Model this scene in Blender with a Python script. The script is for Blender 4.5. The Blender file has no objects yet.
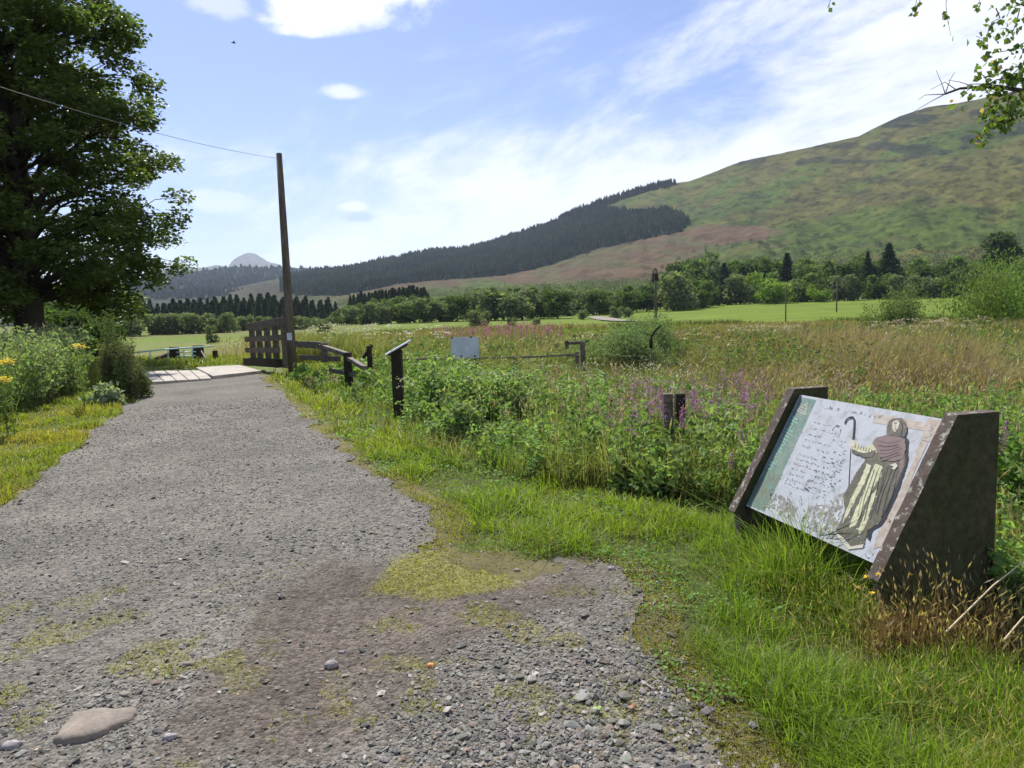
import bpy, bmesh, math, random
import numpy as np
from mathutils import Matrix, Vector
from math import radians, sin, cos, tan, pi, atan2, hypot, sqrt
S = bpy.context.scene
C = S.collection
rng = np.random.default_rng(7)
random.seed(7)

# ---------------------------------------------------------------- camera
F = 740.0; TH = radians(5.9); RO = radians(1.7); H = 1.6
vf = np.array([0, cos(TH), -sin(TH)]); r0 = np.array([1, 0, 0.]); u0 = np.array([0, sin(TH), cos(TH)])
vr = r0 * cos(RO) - u0 * sin(RO); vu = r0 * sin(RO) + u0 * cos(RO)
EYE = np.array([0, 0, H])
cam = bpy.data.objects.new('camera', bpy.data.cameras.new('camera')); C.objects.link(cam)
cam.data.sensor_width = 36; cam.data.lens = 36 * F / 1024
cam.data.clip_start = 0.05; cam.data.clip_end = 60000
M4 = Matrix.Identity(4)
for i in range(3):
    M4[i][0] = vr[i]; M4[i][1] = vu[i]; M4[i][2] = -vf[i]; M4[i][3] = EYE[i]
cam.matrix_world = M4
S.camera = cam

# ---------------------------------------------------------------- world, sun, exposure
SUN_AZ = radians(-22)      # measured from +Y towards +X : ahead, slightly left
SUN_EL = radians(50)
S.view_settings.view_transform = 'Standard'; S.view_settings.look = 'None'
S.view_settings.gamma = 1; S.view_settings.use_curve_mapping = False
S.view_settings.exposure = 0.74
W = bpy.data.worlds.new('World'); S.world = W; W.use_nodes = True
nt = W.node_tree; N = nt.nodes; L = nt.links; N.clear()
def nd(t, **k):
    n = N.new(t)
    for a, b in k.items(): setattr(n, a, b)
    return n
def mth(op, a, b=None, c=None, clamp=False):
    n = nd('ShaderNodeMath', operation=op); n.use_clamp = clamp
    for i, v in enumerate((a, b, c)):
        if v is None: continue
        if hasattr(v, 'links') or hasattr(v, 'is_linked'): L.new(v, n.inputs[i])
        else: n.inputs[i].default_value = v
    return n.outputs[0]
sky = nd('ShaderNodeTexSky', sky_type='NISHITA')
sky.sun_disc = False; sky.sun_elevation = SUN_EL; sky.sun_rotation = SUN_AZ
sky.air_density = 1.0; sky.dust_density = 0.6; sky.ozone_density = 2.5
tc = nd('ShaderNodeTexCoord'); sp = nd('ShaderNodeSeparateXYZ'); L.new(tc.outputs['Generated'], sp.inputs[0])
AZ = mth('ARCTAN2', sp.outputs[0], sp.outputs[1]); EL = mth('ARCSINE', sp.outputs[2])
def wnoise(su, sv, rot, scale, detail=6, rough=.6, off=0.0):
    a = mth('ADD', mth('MULTIPLY', AZ, cos(rot) * su), mth('MULTIPLY', EL, sin(rot) * su))
    b = mth('ADD', mth('MULTIPLY', AZ, -sin(rot) * sv), mth('MULTIPLY', EL, cos(rot) * sv))
    cb = nd('ShaderNodeCombineXYZ'); L.new(a, cb.inputs[0]); L.new(b, cb.inputs[1]); cb.inputs[2].default_value = off
    n = nd('ShaderNodeTexNoise'); L.new(cb.outputs[0], n.inputs['Vector'])
    n.inputs['Scale'].default_value = scale; n.inputs['Detail'].default_value = detail; n.inputs['Roughness'].default_value = rough
    n.inputs['Distortion'].default_value = .3
    return n.outputs['Fac']
def sstep(x, lo, hi):
    n = nd('ShaderNodeMapRange', interpolation_type='SMOOTHSTEP'); L.new(x, n.inputs[0])
    n.inputs[1].default_value = lo; n.inputs[2].default_value = hi
    return n.outputs[0]
n1 = wnoise(1.3, 3.4, .24, 2.6, 8, .64)
n2 = wnoise(1.0, 1.6, .1, 9.0, 7, .6, 3.3)
n3 = wnoise(1.0, 5.0, .25, 5.0, 7, .65, 8.1)
# cirrus sheet over the hills, its upper edge climbing to the right
edge = mth('ADD', mth('MULTIPLY', AZ, .30), .255)
band = sstep(mth('ADD', mth('MULTIPLY', mth('SUBTRACT', edge, EL), 5.0), mth('MULTIPLY', mth('SUBTRACT', n1, .5), 4.2)), -.35, .85)
wisp = mth('MULTIPLY', sstep(n3, .50, .78), sstep(mth('ADD', AZ, .0), -.1, .35))
def blob(px, py, sx, sy, strength=1.0):
    d = vf + vr * (px - 512) / F + vu * (384 - py) / F; d = d / np.linalg.norm(d)
    a0 = atan2(d[0], d[1]); e0 = math.asin(d[2])
    a = mth('DIVIDE', mth('SUBTRACT', AZ, a0), sx / F); e = mth('DIVIDE', mth('SUBTRACT', EL, e0), sy / F)
    q = mth('SQRT', mth('ADD', mth('MULTIPLY', a, a), mth('MULTIPLY', e, e)))
    return mth('MULTIPLY', sstep(mth('ADD', mth('SUBTRACT', 1.0, q), mth('MULTIPLY', mth('SUBTRACT', n2, .5), 2.6)), -.05, .55), strength)
n4 = wnoise(1.3, 3.0, .30, 11.0, 8, .66, 5.7)
bt = mth('MULTIPLY', band, sstep(mth('ADD', n4, mth('MULTIPLY', mth('SUBTRACT', edge, EL), 1.6)), .30, .62))
fac = mth('MAXIMUM', mth('MULTIPLY', mth('ADD', mth('MULTIPLY', bt, .50), mth('MULTIPLY', band, .50)), 1.0), mth('MULTIPLY', wisp, .28))
for b in ((345, 10, 78, 24, 1.0), (378, -12, 60, 24, .95), (225, 2, 28, 12, .5), (342, 92, 27, 9, .75), (352, 208, 24, 8, .9), (225, 200, 32, 12, .5)):
    fac = mth('MAXIMUM', fac, blob(*b))
dark = mth('MAXIMUM', blob(358, 217, 24, 8, .85), blob(215, 224, 34, 8, .5))
cc = nd('ShaderNodeMix', data_type='RGBA'); L.new(dark, cc.inputs[0])
cc.inputs[6].default_value = (8.2, 8.3, 8.9, 1); cc.inputs[7].default_value = (2.9, 3.4, 4.8, 1)
mx = nd('ShaderNodeMix', data_type='RGBA'); L.new(mth('MULTIPLY', fac, .9), mx.inputs[0])
tint = nd('ShaderNodeMix', data_type='RGBA', blend_type='MULTIPLY'); tint.inputs[0].default_value = 1
L.new(sky.outputs[0], tint.inputs[6]); tint.inputs[7].default_value = (.72, .74, .95, 1)
L.new(tint.outputs[2], mx.inputs[6]); L.new(cc.outputs[2], mx.inputs[7])
bg = nd('ShaderNodeBackground'); L.new(mx.outputs[2], bg.inputs[0]); bg.inputs[1].default_value = .085
wo = nd('ShaderNodeOutputWorld'); L.new(bg.outputs[0], wo.inputs[0])

sun = bpy.data.objects.new('sun', bpy.data.lights.new('sun', 'SUN')); C.objects.link(sun)
sun.data.energy = 5.0; sun.data.angle = radians(.53); sun.data.color = (1, .95, .87)
sd = Vector((sin(SUN_AZ) * cos(SUN_EL), cos(SUN_AZ) * cos(SUN_EL), sin(SUN_EL)))
sun.rotation_euler = sd.to_track_quat('Z', 'Y').to_euler()
sun.location = sd * 50
S.cycles.max_bounces = 7; S.cycles.diffuse_bounces = 3; S.cycles.glossy_bounces = 2
S.cycles.transmission_bounces = 3; S.cycles.transparent_max_bounces = 4; S.cycles.volume_bounces = 0
S.cycles.caustics_reflective = False; S.cycles.caustics_refractive = False
S.cycles.use_denoising = True

# ---------------------------------------------------------------- helpers
def ray(px, py): return vf + vr * (px - 512) / F + vu * (384 - py) / F
def at(px, py, Y):
    d = ray(px, py); return EYE + d * (Y / d[1])
def proj(P):
    d = np.asarray(P, float) - EYE; z = d @ vf
    z = np.where(np.abs(z) < 1e-6, 1e-6, z)
    return 512 + F * (d @ vr) / z, 384 - F * (d @ vu) / z, z
def ss(x, a, b):
    t = np.clip((np.asarray(x, float) - a) / (b - a), 0, 1); return t * t * (3 - 2 * t)
def _h(ix, iy, seed):
    n = (ix.astype(np.int64) * 374761393 + iy.astype(np.int64) * 668265263 + seed * 974634777) & 0x7fffffff
    n = ((n ^ (n >> 13)) * 1274126177) & 0x7fffffff
    return ((n ^ (n >> 16)) & 0xffff) / 65535.0
def vn(x, y, seed=0):
    x = np.asarray(x, float); y = np.asarray(y, float)
    ix = np.floor(x); iy = np.floor(y); fx = x - ix; fy = y - iy
    fx = fx * fx * (3 - 2 * fx); fy = fy * fy * (3 - 2 * fy)
    a = _h(ix, iy, seed); b = _h(ix + 1, iy, seed); c = _h(ix, iy + 1, seed); d = _h(ix + 1, iy + 1, seed)
    return (a * (1 - fx) + b * fx) * (1 - fy) + (c * (1 - fx) + d * fx) * fy
def fbm(x, y, oct=4, seed=0, g=.5):
    s = 0; a = 1; t = 0
    for i in range(oct):
        s = s + a * vn(np.asarray(x) * 2 ** i + i * 17.3, np.asarray(y) * 2 ** i - i * 9.1, seed + i); t += a; a *= g
    return s / t
def inpoly(x, y, poly):
    x = np.asarray(x, float); y = np.asarray(y, float); r = np.zeros(x.shape, bool); n = len(poly)
    for i in range(n):
        x1, y1 = poly[i]; x2, y2 = poly[(i + 1) % n]
        if y1 == y2: continue
        c = ((y1 > y) != (y2 > y)) & (x < (x2 - x1) * (y - y1) / (y2 - y1) + x1)
        r ^= c
    return r
def gpt(px, py, z=0.0):
    d = ray(px, py); return (EYE + d * ((z - H) / d[2]))[:2]

def zg(x, y):
    x = np.asarray(x, float); y = np.asarray(y, float)
    r = np.hypot(x, y)
    az = np.arctan2(x, y)
    z = -2.4 * ss(y, 21, 75) * ss(y, 0, 25)
    z = z - .35 * ss(x + .35 * y, 2.5, 6) * ss(y, 7, 14) * (1 - ss(y, 30, 60))
    z = z + 3.1 * ss(az, .02, .36) * ss(r, 130, 330)
    z = z + .25 * (fbm(x / 9, y / 9, 3, 5) - .5) * ss(r, 9, 25)
    z = z + .10 * (fbm(x / 1.3, y / 1.3, 3, 6) - .5) * ss(r, 1, 4) * (1 - ss(r, 200, 300)) * .6
    return z

def tag(o, label=None, cat=None, group=None, kind=None):
    if label: o['label'] = label
    if cat: o['category'] = cat
    if group: o['group'] = group
    if kind: o['kind'] = kind
    return o
def empty(name, loc, label, cat, group=None, rz=0):
    o = bpy.data.objects.new(name, None); C.objects.link(o); o.location = loc; o.rotation_euler.z = rz
    o.empty_display_size = .2
    return tag(o, label, cat, group)
def np_mesh(name, V, faces, mats, cols=None, smooth=False, mi=None):
    """faces: list of (n,k) int arrays"""
    me = bpy.data.meshes.new(name)
    V = np.asarray(V, np.float32); me.vertices.add(len(V)); me.vertices.foreach_set('co', V.ravel())
    faces = [np.asarray(f, np.int32) for f in faces if len(f)]
    loops = np.concatenate([f.ravel() for f in faces]); cnt = np.concatenate([np.full(len(f), f.shape[1], np.int32) for f in faces])
    st = np.concatenate([[0], np.cumsum(cnt)[:-1]]).astype(np.int32)
    me.loops.add(len(loops)); me.loops.foreach_set('vertex_index', loops)
    me.polygons.add(len(cnt)); me.polygons.foreach_set('loop_start', st); me.polygons.foreach_set('loop_total', cnt)
    if mi is not None: me.polygons.foreach_set('material_index', np.asarray(mi, np.int32))
    me.polygons.foreach_set('use_smooth', np.full(len(cnt), smooth))
    if cols is not None:
        a = me.attributes.new('Col', 'FLOAT_COLOR', 'POINT')
        c4 = np.ones((len(V), 4), np.float32); c4[:, :3] = cols; a.data.foreach_set('color', c4.ravel())
    for m in (mats if isinstance(mats, (list, tuple)) else [mats]): me.materials.append(m)
    me.update(calc_edges=True); return me
def link(name, me, parent=None, loc=(0, 0, 0)):
    o = bpy.data.objects.new(name, me); C.objects.link(o); o.location = loc
    if parent: o.parent = parent
    return o

class MB:
    """collects simple shaped solids into one mesh"""
    def __init__(s): s.v = []; s.f = []; s.m = []
    def add(s, vs, fs, m=0):
        b = len(s.v); s.v += [tuple(map(float, v)) for v in vs]; s.f += [tuple(i + b for i in f) for f in fs]; s.m += [m] * len(fs)
    def beam(s, a, b, w, h, up=(0, 0, 1), m=0, taper=1.0, jit=.0):
        a = np.array(a, float); b = np.array(b, float); d = b - a; d /= np.linalg.norm(d)
        up = np.array(up, float)
        if abs(d @ up) > .95: up = np.array([0, 1., 0]) if abs(d[1]) < .9 else np.array([1., 0, 0])
        x = np.cross(d, up); x /= np.linalg.norm(x); y = np.cross(x, d)
        n = 5; rings = []
        c = .12
        prof = [(-1, -1 + c), (-1 + c, -1), (1 - c, -1), (1, -1 + c), (1, 1 - c), (1 - c, 1), (-1 + c, 1), (-1, 1 - c)]
        for i in range(n):
            t = i / (n - 1); k = 1 + (taper - 1) * t
            o = a + (b - a) * t + (x * random.uniform(-1, 1) + y * random.uniform(-1, 1)) * jit
            rings.append([o + x * p * w / 2 * k + y * q * h / 2 * k for p, q in prof])
        vs = [p for r in rings for p in r]; fs = []
        for i in range(n - 1):
            for j in range(8): fs.append((i * 8 + j, i * 8 + (j + 1) % 8, (i + 1) * 8 + (j + 1) % 8, (i + 1) * 8 + j))
        fs.append(tuple(range(7, -1, -1))); fs.append(tuple((n - 1) * 8 + j for j in range(8)))
        s.add(vs, fs, m)
    def tube(s, pts, rad, seg=8, m=0):
        pts = [np.array(p, float) for p in pts]; n = len(pts)
        rad = rad if hasattr(rad, '__len__') else [rad] * n
        vs = []; px = None
        for i in range(n):
            d = pts[min(i + 1, n - 1)] - pts[max(i - 1, 0)]; d /= max(np.linalg.norm(d), 1e-9)
            if px is None: px = np.cross(d, [0, 0, 1.] if abs(d[2]) < .9 else [0, 1., 0])
            px = px - d * (px @ d); px /= max(np.linalg.norm(px), 1e-9); py = np.cross(d, px)
            for j in range(seg): an = 2 * pi * j / seg; vs.append(pts[i] + (px * cos(an) + py * sin(an)) * rad[i])
        fs = [(i * seg + j, i * seg + (j + 1) % seg, (i + 1) * seg + (j + 1) % seg, (i + 1) * seg + j) for i in range(n - 1) for j in range(seg)]
        fs.append(tuple(range(seg - 1, -1, -1))); fs.append(tuple((n - 1) * seg + j for j in range(seg)))
        s.add(vs, fs, m)
    def build(s, name, mats, parent=None, smooth=False):
        me = bpy.data.meshes.new(name); me.from_pydata(s.v, [], s.f)
        for m in (mats if isinstance(mats, (list, tuple)) else [mats]): me.materials.append(m)
        me.polygons.foreach_set('material_index', s.m); me.polygons.foreach_set('use_smooth', [smooth] * len(s.f)); me.update()
        bm = bmesh.new(); bm.from_mesh(me); bmesh.ops.recalc_face_normals(bm, faces=bm.faces); bm.to_mesh(me); bm.free()
        o = link(name, me)
        if parent:
            o.parent = parent; o.matrix_parent_inverse = (Matrix.Translation(parent.location) @ parent.rotation_euler.to_matrix().to_4x4()).inverted()
        return o
def copy_thing(o, loc, rz=0, sc=1.0, label=None, group=None):
    r = o.copy(); C.objects.link(r); r.location = loc; r.rotation_euler.z = rz
    r.scale = sc if hasattr(sc, '__len__') else (sc, sc, sc)
    if label: r['label'] = label
    if group: r['group'] = group
    for ch in list(o.children):
        c = ch.copy(); C.objects.link(c); c.parent = r
        for g in list(ch.children):
            d = g.copy(); C.objects.link(d); d.parent = c
    return r

# ---------------------------------------------------------------- materials
def mat(name, col=(.5, .5, .5), rough=.8, noise=None, bump=None, attr=False, transl=0, spec=.3, metal=0, col2=None, nscale=8, detail=5, lo=.35, hi=.65, stretch=None):
    m = bpy.data.materials.new(name); m.use_nodes = True; t = m.node_tree; n = t.nodes; l = t.links; n.clear()
    out = n.new('ShaderNodeOutputMaterial'); p = n.new('ShaderNodeBsdfPrincipled')
    p.inputs['Roughness'].default_value = rough; p.inputs['Metallic'].default_value = metal
    p.inputs['Specular IOR Level'].default_value = spec
    geo = n.new('ShaderNodeNewGeometry'); vec = geo.outputs['Position']
    if stretch:
        tcd = n.new('ShaderNodeTexCoord'); mp = n.new('ShaderNodeMapping'); mp.inputs['Scale'].default_value = stretch; l.new(tcd.outputs['Object'], mp.inputs[0]); vec = mp.outputs[0]
    if attr:
        a = n.new('ShaderNodeAttribute'); a.attribute_name = 'Col'; colout = a.outputs['Color']
    else:
        c = n.new('ShaderNodeRGB'); c.outputs[0].default_value = (*col, 1); colout = c.outputs[0]
    if col2 is not None:
        nz = n.new('ShaderNodeTexNoise'); nz.inputs['Scale'].default_value = nscale; nz.inputs['Detail'].default_value = detail; nz.inputs['Roughness'].default_value = .65; l.new(vec, nz.inputs['Vector'])
        mr = n.new('ShaderNodeMapRange'); mr.inputs[1].default_value = lo; mr.inputs[2].default_value = hi; l.new(nz.outputs['Fac'], mr.inputs[0])
        mxx = n.new('ShaderNodeMix'); mxx.data_type = 'RGBA'; l.new(mr.outputs[0], mxx.inputs[0]); l.new(colout, mxx.inputs[6]); mxx.inputs[7].default_value = (*col2, 1)
        colout = mxx.outputs[2]
    if noise:
        nz = n.new('ShaderNodeTexNoise'); nz.inputs['Scale'].default_value = noise[0]; nz.inputs['Detail'].default_value = 6; nz.inputs['Roughness'].default_value = .7; l.new(vec, nz.inputs['Vector'])
        mr = n.new('ShaderNodeMapRange'); mr.inputs[1].default_value = .25; mr.inputs[2].default_value = .75; mr.inputs[3].default_value = 1 - noise[1]; mr.inputs[4].default_value = 1 + noise[1]; l.new(nz.outputs['Fac'], mr.inputs[0])
        vm = n.new('ShaderNodeVectorMath'); vm.operation = 'SCALE'; l.new(colout, vm.inputs[0]); l.new(mr.outputs[0], vm.inputs['Scale']); colout = vm.outputs[0]
    l.new(colout, p.inputs['Base Color'])
    if bump:
        nz = n.new('ShaderNodeTexNoise'); nz.inputs['Scale'].default_value = bump[0]; nz.inputs['Detail'].default_value = 6; nz.inputs['Roughness'].default_value = .7; l.new(vec, nz.inputs['Vector'])
        b = n.new('ShaderNodeBump'); b.inputs['Strength'].default_value = bump[1]; b.inputs['Distance'].default_value = bump[2]; l.new(nz.outputs['Fac'], b.inputs['Height']); l.new(b.outputs[0], p.inputs['Normal'])
    if transl:
        tr = n.new('ShaderNodeBsdfTranslucent')
        vm = n.new('ShaderNodeVectorMath'); vm.operation = 'MULTIPLY'; l.new(colout, vm.inputs[0]); vm.inputs[1].default_value = (1.25, 1.35, .6); l.new(vm.outputs[0], tr.inputs['Color'])
        ms = n.new('ShaderNodeMixShader'); ms.inputs[0].default_value = transl; l.new(p.outputs[0], ms.inputs[1]); l.new(tr.outputs[0], ms.inputs[2]); l.new(ms.outputs[0], out.inputs[0])
    else: l.new(p.outputs[0], out.inputs[0])
    return m
M = {}
M['ground'] = mat('ground', attr=True, rough=.95, noise=(2.2, .45), bump=(30, .6, .03), spec=.1)
M['grass'] = mat('grass_blade', attr=True, rough=.5, transl=.5, spec=.25)
M['leaf'] = mat('leaf', attr=True, rough=.62, transl=.38, spec=.14)
M['treeleaf'] = mat('tree_leaf', attr=True, rough=.5, transl=.42, spec=.3)
M['farleaf'] = mat('far_leaf', attr=True, rough=.8, transl=.38, spec=.1)
M["bark"] = mat("bark", (.045, .040, .030), .9, noise=(6, .5), bump=(14, .8, .04), stretch=(3, 3, .6))
M['birchbark'] = mat('birch_bark', (.5, .48, .44), .8, col2=(.05, .045, .04), nscale=5, lo=.5, hi=.6, stretch=(.6, .6, 4))
M['twig'] = mat('twig', (.06, .045, .035), .8)
M['wood'] = mat('weathered_wood', (.17, .145, .11), .85, col2=(.07, .062, .045), nscale=7, noise=(30, .5), bump=(25, .8, .012))
M['woodgrey'] = mat('grey_wood', (.20, .175, .14), .85, col2=(.10, .085, .07), nscale=5, noise=(25, .35), bump=(25, .5, .01))
M['darkwood'] = mat('dark_wood', (.045, .036, .026), .85, col2=(.025, .022, .015), nscale=5, noise=(30, .4), bump=(30, .5, .008), spec=.15)
M['lichenwood'] = mat('lichened_wood', (.085, .065, .055), .9, col2=(.34, .33, .28), nscale=26, lo=.56, hi=.66, detail=3, noise=(60, .3), bump=(40, .5, .006))
M['pole'] = mat('creosoted_pole', (.07, .058, .042), .8, col2=(.13, .11, .08), nscale=3, noise=(12, .4), bump=(20, .4, .01), stretch=(4, 4, .3))
M['concrete'] = mat('concrete_slab', (.42, .38, .33), .9, col2=(.30, .28, .25), nscale=2.2, noise=(20, .2), bump=(40, .4, .01))
M['whitemetal'] = mat('painted_plate', (.55, .60, .68), .45, col2=(.42, .47, .55), nscale=4, noise=(14, .12), spec=.5)
M['gatemetal'] = mat('galvanised_tube', (.28, .42, .42), .5, noise=(20, .2), metal=.3)
M['wire'] = mat('wire', (.12, .12, .12), .5, metal=.5)
M['palestone'] = mat('pale_stone', (.25, .21, .175), .9, col2=(.17, .15, .125), nscale=12, noise=(70, .25), bump=(60, .6, .006))
M['darkstone'] = mat('dark_stone', (.16, .14, .14), .8, col2=(.35, .32, .33), nscale=30, noise=(80, .3), bump=(50, .6, .004))
M['stone'] = mat('gravel_stone', attr=True, rough=.75, noise=(90, .3), spec=.3)
M['petal'] = mat('petal', attr=True, rough=.6, transl=.3)
M['orange'] = mat('orange_stone', (.75, .30, .10), .7, noise=(60, .3))
M['bird'] = mat('dark_feathers', (.03, .028, .025), .7)

# path material : coarse chips with soil and moss by vertex colour
def path_mat():
    m = bpy.data.materials.new('gravel_surface'); m.use_nodes = True; t = m.node_tree; n = t.nodes; l = t.links; n.clear()
    out = n.new('ShaderNodeOutputMaterial'); p = n.new('ShaderNodeBsdfPrincipled'); p.inputs['Roughness'].default_value = .9; p.inputs['Specular IOR Level'].default_value = .15
    geo = n.new('ShaderNodeNewGeometry'); a = n.new('ShaderNodeAttribute'); a.attribute_name = 'Col'
    def vor(s, o='Color'):
        v = n.new('ShaderNodeTexVoronoi'); v.inputs['Scale'].default_value = s; l.new(geo.outputs['Position'], v.inputs['Vector']); return v.outputs[o]
    def bw(x):
        b = n.new('ShaderNodeSeparateColor'); l.new(x, b.inputs[0]); return b.outputs[0]
    def ma(op, x, y, cl=False):
        q = n.new('ShaderNodeMath'); q.operation = op; q.use_clamp = cl
        for i, v in enumerate((x, y)):
            if isinstance(v, (int, float)): q.inputs[i].default_value = v
            else: l.new(v, q.inputs[i])
        return q.outputs[0]
    v1 = bw(vor(55)); v2 = bw(vor(110)); v3 = bw(vor(26))
    g = ma('ADD', ma('ADD', ma('MULTIPLY', v1, .75), ma('MULTIPLY', v2, .5)), ma('MULTIPLY', v3, .35))
    g = ma('ADD', g, .22)
    nz = n.new('ShaderNodeTexNoise'); nz.inputs['Scale'].default_value = 1.1; nz.inputs['Detail'].default_value = 6; l.new(geo.outputs['Position'], nz.inputs['Vector'])
    mr = n.new('ShaderNodeMapRange'); mr.inputs[1].default_value = .3; mr.inputs[2].default_value = .7; mr.inputs[3].default_value = .8; mr.inputs[4].default_value = 1.18; l.new(nz.outputs[0], mr.inputs[0])
    g = ma('MULTIPLY', g, mr.outputs[0])
    s = n.new('ShaderNodeVectorMath'); s.operation = 'SCALE'; l.new(a.outputs['Color'], s.inputs[0]); l.new(g, s.inputs['Scale'])
    l.new(s.outputs[0], p.inputs['Base Color'])
    d1 = vor(55, 'Distance'); d2 = vor(110, 'Distance')
    hh = ma('ADD', ma('MULTIPLY', d1, -1.0), ma('MULTIPLY', d2, -.5)); hh = ma('ADD', hh, ma('MULTIPLY', v1, .8))
    b = n.new('ShaderNodeBump'); b.inputs['Strength'].default_value = .7; b.inputs['Distance'].default_value = .012; l.new(hh, b.inputs['Height']); l.new(b.outputs[0], p.inputs['Normal'])
    l.new(p.outputs[0], out.inputs[0]); return m
M['path'] = path_mat()
def hill_mat():
    m = bpy.data.materials.new('hillside'); m.use_nodes = True; t = m.node_tree; n = t.nodes; l = t.links; n.clear()
    out = n.new('ShaderNodeOutputMaterial'); p = n.new('ShaderNodeBsdfPrincipled'); p.inputs['Roughness'].default_value = 1; p.inputs['Specular IOR Level'].default_value = .05
    geo = n.new('ShaderNodeNewGeometry'); a = n.new('ShaderNodeAttribute'); a.attribute_name = 'Col'
    nz = n.new('ShaderNodeTexNoise'); nz.inputs['Scale'].default_value = .035; nz.inputs['Detail'].default_value = 10; nz.inputs['Roughness'].default_value = .75; l.new(geo.outputs['Position'], nz.inputs['Vector'])
    mr = n.new('ShaderNodeMapRange'); mr.inputs[1].default_value = .3; mr.inputs[2].default_value = .7; mr.inputs[3].default_value = .55; mr.inputs[4].default_value = 1.45; l.new(nz.outputs[0], mr.inputs[0])
    s = n.new('ShaderNodeVectorMath'); s.operation = 'SCALE'; l.new(a.outputs['Color'], s.inputs[0]); l.new(mr.outputs[0], s.inputs['Scale']); l.new(s.outputs[0], p.inputs['Base Color'])
    nb = n.new('ShaderNodeTexNoise'); nb.inputs['Scale'].default_value = .03; nb.inputs['Detail'].default_value = 9; nb.inputs['Roughness'].default_value = .65; l.new(geo.outputs['Position'], nb.inputs['Vector'])
    b = n.new('ShaderNodeBump'); b.inputs['Strength'].default_value = .9; b.inputs['Distance'].default_value = 9; l.new(nb.outputs[0], b.inputs['Height']); l.new(b.outputs[0], p.inputs['Normal'])
    l.new(p.outputs[0], out.inputs[0]); return m
M['hill'] = hill_mat()

# ---------------------------------------------------------------- layout outlines on the ground
EDGE_R = [gpt(*q) for q in ((258, 372), (262, 378), (288, 400), (318, 430), (345, 455), (388, 482), (432, 506), (443, 520), (420, 548), (470, 552), (520, 562), (560, 554), (618, 570), (640, 600), (628, 640), (668, 690), (702, 740), (722, 768))]
EDGE_L = [gpt(*q) for q in ((150, 384), (120, 412), (80, 442), (40, 475), (0, 506))]
PATH = EDGE_R + [(.75, 1.6), (1.2, 0), (1.5, -8), (-4, -8), (-4.1, 0), (-4.3, 3)] + EDGE_L[::-1] + [gpt(146, 378)]
PATH = [tuple(p) for p in PATH]
MOSS = [tuple(gpt(*q)) for q in ((400, 556), (450, 548), (510, 562), (540, 568), (500, 590), (420, 602), (370, 590))]
DIRT = [tuple(gpt(*q)) for q in ((330, 560), (400, 570), (520, 575), (560, 562), (620, 574), (600, 600), (520, 625), (450, 660), (400, 710), (330, 768), (150, 768), (190, 700), (240, 640), (280, 590))]
def wob(x, y, a=.10, s=2.2, seed=3):
    return x + (fbm(x * s, y * s, 3, seed) - .5) * 2 * a, y + (fbm(x * s, y * s, 3, seed + 9) - .5) * 2 * a
def on_path(x, y, a=.16):
    a = a * np.clip(np.hypot(x, y) / 5, .6, 1.6)
    return inpoly(*wob(x, y, a), PATH)
def soft(x, y, poly, a=.25, k=5):
    s = 0
    for i in range(k): s = s + inpoly(*wob(x, y, a * (i + 1) / k, 2.0 + i * 1.7, 20 + i * 5), poly)
    return s / k

# ground colours
def ground_col(x, y):
    r = np.hypot(x, y); az = np.arctan2(x, y)
    n = fbm(x / 3, y / 3, 4, 11)[:, None]
    near = np.array([.07, .085, .03]) * (.6 + .8 * n)
    meadow = np.array([.15, .14, .055]) * (.6 + .8 * n)
    n2 = ss(fbm(x / 22, y / 9, 3, 15), .40, .62)[:, None]
    meadow = meadow * (1 - n2) + np.array([.125, .17, .045]) * n2
    field = np.array([.102, .148, .014]) * (.62 + .45 * fbm(x / 5, y / 2.2, 3, 39)[:, None] + .35 * fbm(x / 30, y / 6, 3, 31)[:, None])
    st_ = (ss(fbm(x / 60, y / 9, 3, 35), .48, .6) * ss(-az, .1, .25))[:, None]; field = field * (1 - st_ * .8) + np.array([.125, .12, .045]) * st_ * .8
    pe = np.maximum(soft(x - .22, y, PATH, .2, 3), soft(x + .3, y, PATH, .2, 3) * (x < -2))[:, None]; near = near * (1 - pe) + np.array([.13, .115, .06]) * pe
    c = near * (1 - ss(r, 12, 30))[:, None] + meadow * ss(r, 12, 30)[:, None]
    lim = 128 + 10 * np.sin(az * 9) + 40 * ss(-az, 0, .3) * 0
    k = ss(r, lim - 4, lim + 4)[:, None]
    k = np.maximum(k, (ss(-az, .33, .40) * ss(r, 30, 36))[:, None] * .65)
    return c * (1 - k) + field * k

# ground: one sheet, polar grid, out to the horizon
def build_ground():
    az = np.concatenate([np.linspace(-180, -62, 60), np.arange(-61, 61, .33), np.linspace(62, 180, 60)]) * pi / 180
    r = [.25]
    while r[-1] < 9000: r.append(r[-1] * (1.022 if r[-1] < 420 else 1.12))
    r = np.array(r); A, R = np.meshgrid(az, r)
    x = (R * np.sin(A)).ravel(); y = (R * np.cos(A)).ravel(); z = zg(x, y)
    z = z - .05 * (inpoly(x, y, PATH) & on_path(x - .3, y, 0) & on_path(x + .3, y, 0) & on_path(x, y + .35, 0))
    n = len(az); m = len(r)
    i, j = np.meshgrid(np.arange(m - 1), np.arange(n - 1), indexing='ij'); i = i.ravel(); j = j.ravel()
    q = np.stack([i * n + j, i * n + j + 1, (i + 1) * n + j + 1, (i + 1) * n + j], 1)[:, ::-1]
    V = np.concatenate([np.stack([x, y, z], 1), [[0, 0, float(zg(np.array([0.]), np.array([0.]))[0]) - .03]]])
    ii = np.arange(n - 1); c = np.full(n - 1, len(V) - 1)
    tri = np.stack([c, ii + 1, ii], 1)[:, ::-1]
    cols = ground_col(V[:, 0], V[:, 1])
    link('ground', np_mesh('ground', V, [q, tri], M['ground'], cols, True))['kind'] = 'structure'
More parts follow.
